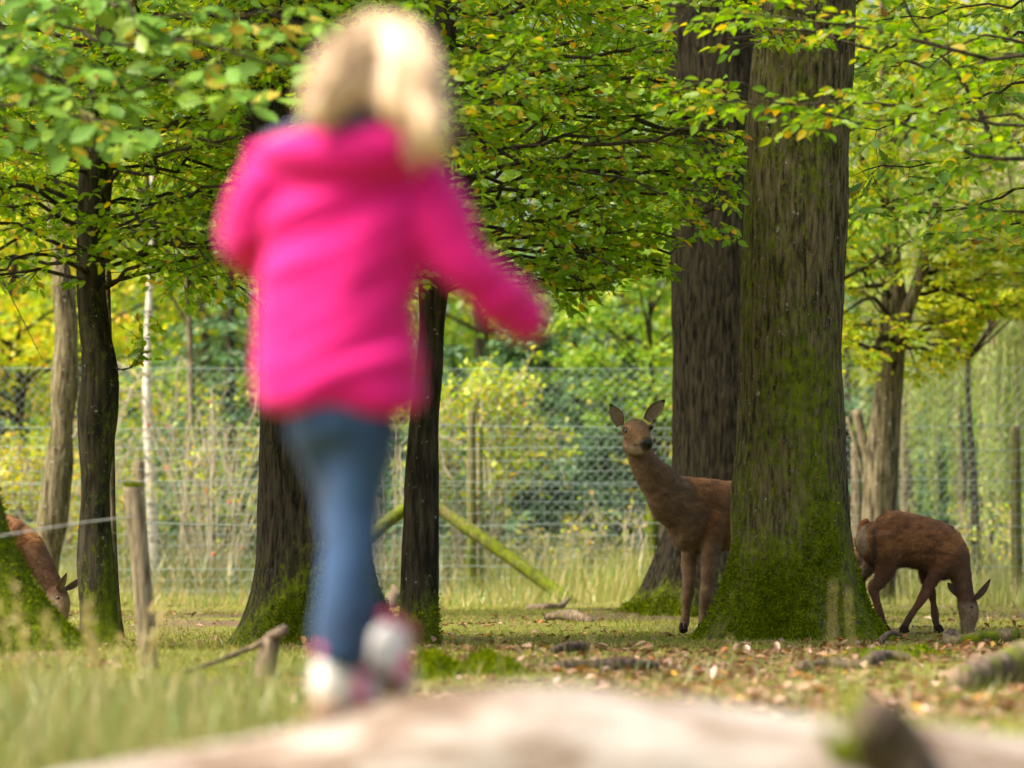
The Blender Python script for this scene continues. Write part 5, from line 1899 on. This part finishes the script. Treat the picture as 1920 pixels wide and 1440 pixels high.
def hummock(label, u, v, rx, ry, h, seed, n=5000):
    p = gp(u, v)
    ng = 40
    rr, aa = np.meshgrid(np.linspace(0, 1, ng), np.linspace(0, 2 * math.pi, 60, endpoint=False), indexing='ij')
    prof = (1 - rr ** 2) ** 1.1
    X, Yv = p[0] + rx * rr * np.cos(aa), p[1] + ry * rr * np.sin(aa)
    P3 = np.stack([X.ravel(), Yv.ravel(), 0 * X.ravel()], 1)
    lump = 1 + .6 * fbm(P3 * 7, 3, seed)
    Z = p[2] - .02 + h * prof.ravel() * lump
    V = np.stack([X.ravel(), Yv.ravel(), Z], 1)
    t = thing('moss_hummock', label, 'moss', p)
    obj('mound', make_mesh('mound', V, [grid_faces(ng, 60)], {'moss': np.full(len(V), .6)}), M_OAK, t)
    k = rng.integers(0, len(V), n)
    k = k[(rr.ravel()[k] < .97)]
    n = len(k)
    tag(obj('moss_tufts', leaves_mesh('moss_tufts', T_fold(.2, .05), V[k] + rng.normal(0, .006, (n, 3)), rng.normal(0, .5, (n, 3)) + [0, -.2, .8], rng.normal(0, 1, (n, 3)), rng.uniform(.012, .03, n), rng.random(n)), M_MOSSF, t), kind='stuff')


hummock('bright green moss cushion lying left of the dark branches', 815, 1262, .17, .35, .11, 3)
hummock('olive moss cushion with fallen leaves against it', 925, 1262, .17, .35, .10, 6)
hummock('low moss cushion beside the grey spotted log', 1690, 1232, .35, .5, .05, 8, 3500)

# ------------------------------------------------------------------ fallen leaves
LT = T_oak(.12), T_ovate(), T_oak(.2)
V_LIT = []
for k in range(15):
    tpl = LT[k % 3]
    T = tpl[0].copy()
    T[:, 2] += (.25 * (T[:, 0] - .5) ** 2 + rng.uniform(.1, .6) * T[:, 1] ** 2 + rng.uniform(-.2, .2) * T[:, 0] * T[:, 1])
    T[:, 2] -= T[:, 2].min()
    mm = make_mesh('fallen_leaf', T, [tpl[1]], {'rnd': np.full(len(T), (k + .5) / 15)}, smooth=False)
    mm.materials.append(M_LITTER)
    V_LIT.append(mm)


def litter_points(n, umin, umax, vmin, vmax):
    m = n * 6
    u, v = rng.uniform(umin, umax, m), rng.uniform(vmin, vmax, m)
    t = -CAM_H / (FPX * SP + (720 - v) * CP)
    x_, y_ = (u - 960) * t, (FPX * CP - (720 - v) * SP) * t
    d = .5 + .9 * fbm(np.stack([x_ * .9, y_ * .45, 0 * x_ + 3.], 1), 3, 14)
    k = np.where(rng.random(m) < d * np.where(u < 560, .35, 1))[0][:n]
    return np.stack([x_[k], y_[k], gz(x_[k], y_[k])], 1)


pts = litter_points(290, 0, 1920, 1195, 1345)
for i, p in enumerate(pts):
    kv = int(rng.integers(0, 15))
    o = bpy.data.objects.new('fallen_leaf', V_LIT[kv])
    COL.objects.link(o)
    o.location = (p[0], p[1], p[2] + .012)
    o.rotation_euler = (rng.normal(0, .35), rng.normal(0, .35), rng.uniform(0, 6.28))
    s_ = rng.uniform(.05, .095)
    o.scale = (s_, s_, s_)
    hue = ['dark brown', 'dark brown', 'reddish brown', 'reddish brown', 'mid brown', 'mid brown', 'mid brown', 'light brown', 'light brown', 'light brown', 'pale tan', 'pale tan', 'pale tan', 'orange', 'golden'][kv]
    shp = ['lobed', 'oval', 'curled lobed'][kv % 3]
    tag(o, '%s %s fallen leaf lying on the forest floor' % (hue, shp), 'leaf', '%s %s fallen leaves on the ground' % (hue, shp))
pts = np.concatenate([litter_points(4000, -400, 2350, 1136, 1260), litter_points(6500, 500, 2850, 1200, 1400)])
n = len(pts)
tag(obj('leaf_litter', leaves_mesh('leaf_litter', T_oak(.15), pts + [0, 0, .008], rng.normal(0, 1, (n, 3)) * [1, 1, .25], rng.normal(0, .3, (n, 3)) + [0, 0, 1], rng.uniform(.03, .075, n), rng.random(n) ** 1.25), M_LITTER), 'small dry leaves littering the ground under the trees', 'leaf litter', kind='stuff')

# ------------------------------------------------------------------ grass
T_BL = (np.array([[0, .5, 0], [0, -.5, 0], [.5, .38, .07], [.5, -.38, .07], [1, 0, .28]]), np.array([[0, 1, 3], [0, 3, 2], [2, 3, 4]]))


def blades(name, label, P, h, w, mat, lean=.35, rnd=None, cat='grass'):
    n = len(P)
    D = rng.normal(0, lean, (n, 3)) * [1, 1, .1] + [0, 0, 1]
    D = unit(D)
    Nn = rng.normal(0, 1, (n, 3)) * [1, 1, .1]
    T, F = T_BL
    sd = unit(np.cross(Nn, D))
    nr = np.cross(D, sd)
    V = P[:, None] + T[None, :, 0:1] * D[:, None] * h[:, None, None] + T[None, :, 1:2] * sd[:, None] * w[:, None, None] + T[None, :, 2:3] * nr[:, None] * h[:, None, None]
    Pf = ((np.arange(n) * 5)[:, None, None] + F[None]).reshape(-1, 3)
    o = obj(name, make_mesh(name, V.reshape(-1, 3), [Pf], {'rnd': np.repeat(rng.random(n) if rnd is None else rnd, 5)}, smooth=False), mat)
    return tag(o, label, cat, kind='stuff')


def scatter(n, y0, y1, umin=-250, umax=2170, power=1.0):
    y = y0 + (y1 - y0) * rng.random(n) ** power
    u = rng.uniform(umin, umax, n)
    x = (u - 960) * y / FPX
    return np.stack([x, y, gz(x, y)], 1), u


P, u = scatter(110000, 5.6, 31, -900, 2850, power=.9)
d = fbm(np.stack([P[:, 0] * .9, P[:, 1] * .45, P[:, 2] * 0 + 3.], 1), 3, 14)
P = P[rng.random(len(P)) < np.clip(.85 - 1.2 * d, .12, 1) * np.where((u > 560) & (P[:, 1] < 15.5), .45, 1)]
n = len(P)
blades('short_grass', 'short mossy grass covering the ground under the trees', P, rng.uniform(.018, .05, n), rng.uniform(.004, .008, n), M_SHORT, .7)
# taller tufts, front left
P, u = scatter(14000, 5.8, 11.5, -900, 640)
cl = vnoise(np.stack([P[:, 0] * 3.2, P[:, 1] * 2.0, P[:, 2] * 0], 1), 21)
k = rng.random(len(P)) < np.clip(.45 + .8 * cl, .04, 1) * np.clip((680 - u) / 350, .1, 1)
P = P[k]
n = len(P)
blades('meadow_grass', 'soft tall meadow grass growing left of the fallen log', P, rng.uniform(.10, .30, n) * rng.uniform(.6, 1.1, n), rng.uniform(.004, .007, n), M_GRASS, .32)
P, u = scatter(4200, 5.8, 15, 500, 2900)
n = len(P)
blades('meadow_grass', 'scattered grass tufts growing right of the fallen log', P, rng.uniform(.05, .13, n), rng.uniform(.004, .006, n), M_GRASS, .45)
# rank straw along the fence
P, u = scatter(27000, 29.6, 34.4, -500, 2420, .8)
cl = vnoise(np.stack([P[:, 0] * 1.3, P[:, 1] * 1.0, P[:, 2] * 0], 1), 23)
P, cl = P[(rng.random(len(P)) < np.clip(.55 + .7 * cl, .05, 1)) & (P[:, 1] > 30.2 + .9 * cl)], None
n = len(P)
hgt = rng.uniform(.12, .62, n) * np.clip(.75 + .6 * fbm(np.stack([P[:, 0] * .8, P[:, 1] * .5, P[:, 2] * 0], 1), 2, 91), .3, 1.3) * np.clip((P[:, 1] - 29.4) / 2.2, .25, 1.1)
blades('fence_grass', 'rank straw coloured grass along the foot of the wire fence', P, hgt, rng.uniform(.006, .013, n), M_STRAW, .22)
P, u = scatter(9000, 34.8, 39, -250, 2170)
n = len(P)
blades('undergrowth', 'tangled undergrowth beyond the chain link fence', P, rng.uniform(.2, .9, n), rng.uniform(.01, .025, n), M_GRASS, .4, cat='undergrowth')


# seed-head stalks in front of the left trees and a few by the oak
def stalk(label, u, v, Y, hgt, lean, heads=True, bw=.03):
    b_ = np.array([(u - 960) * Y / FPX, Y, 0.])
    b_[2] = gz(b_[0], Y)[0]
    pts = spline([b_, b_ + [lean * .3, 0, hgt * .5], b_ + [lean, 0, hgt]], 14)
    t = thing('grass_stalk', label, 'grass', b_, 'dry seeding grass stalks')
    sb = Buf()
    tube(sb, pts, np.linspace(.0028, .0014, 14), 5)
    obj('stem', sb.mesh('stem', {'rnd': np.full(sb.n, .8)}), M_STRAW, t)
    if heads:
        n = 26
        s_ = rng.uniform(.62, 1.0, n)
        P = np.stack([np.interp(s_, np.linspace(0, 1, 14), pts[:, k]) for k in range(3)], 1)
        D = rng.normal(0, .6, (n, 3)) + [lean * 2, 0, 1.0]
        tag(obj('seed_head', leaves_mesh('seed_head', T_fold(.16, .05), P, D, rng.normal(0, 1, (n, 3)), rng.uniform(.018, .038, n), rng.uniform(.6, 1, n)), M_STRAW, t), kind='stuff')
    n = 5
    P = np.repeat([b_], n, 0)
    D = rng.normal(0, .25, (n, 3)) * [1, 1, 0] + [lean * .6, 0, 1]
    Vb, Fb = leaves_arrays((T_BL[0] * [1, bw, 1], T_BL[1]), P, D, rng.normal(0, 1, (n, 3)), rng.uniform(.3, .6, n) * hgt)
    obj('blades', make_mesh('blades', Vb, [Fb], {'rnd': rng.uniform(.3, .8, len(Vb))}, smooth=False), M_STRAW, t)


for k in range(11):
    stalk('dry grass stalk with feathery seed head in front of the left trees', rng.uniform(20, 330), 0, rng.uniform(8.4, 11.5), rng.uniform(.24, .46), rng.normal(.03, .05))
for u_, Y_, h_ in ((1556, 8.2, .46), (1598, 8.6, .42), (1110, 9.5, .30), (745, 9.6, .32), (950, 9.8, .28), (1390, 9.0, .3)):
    stalk('dry grass stalk standing up behind the log at the clearing', u_, 0, Y_, h_, rng.normal(-.02, .02), False, .06)
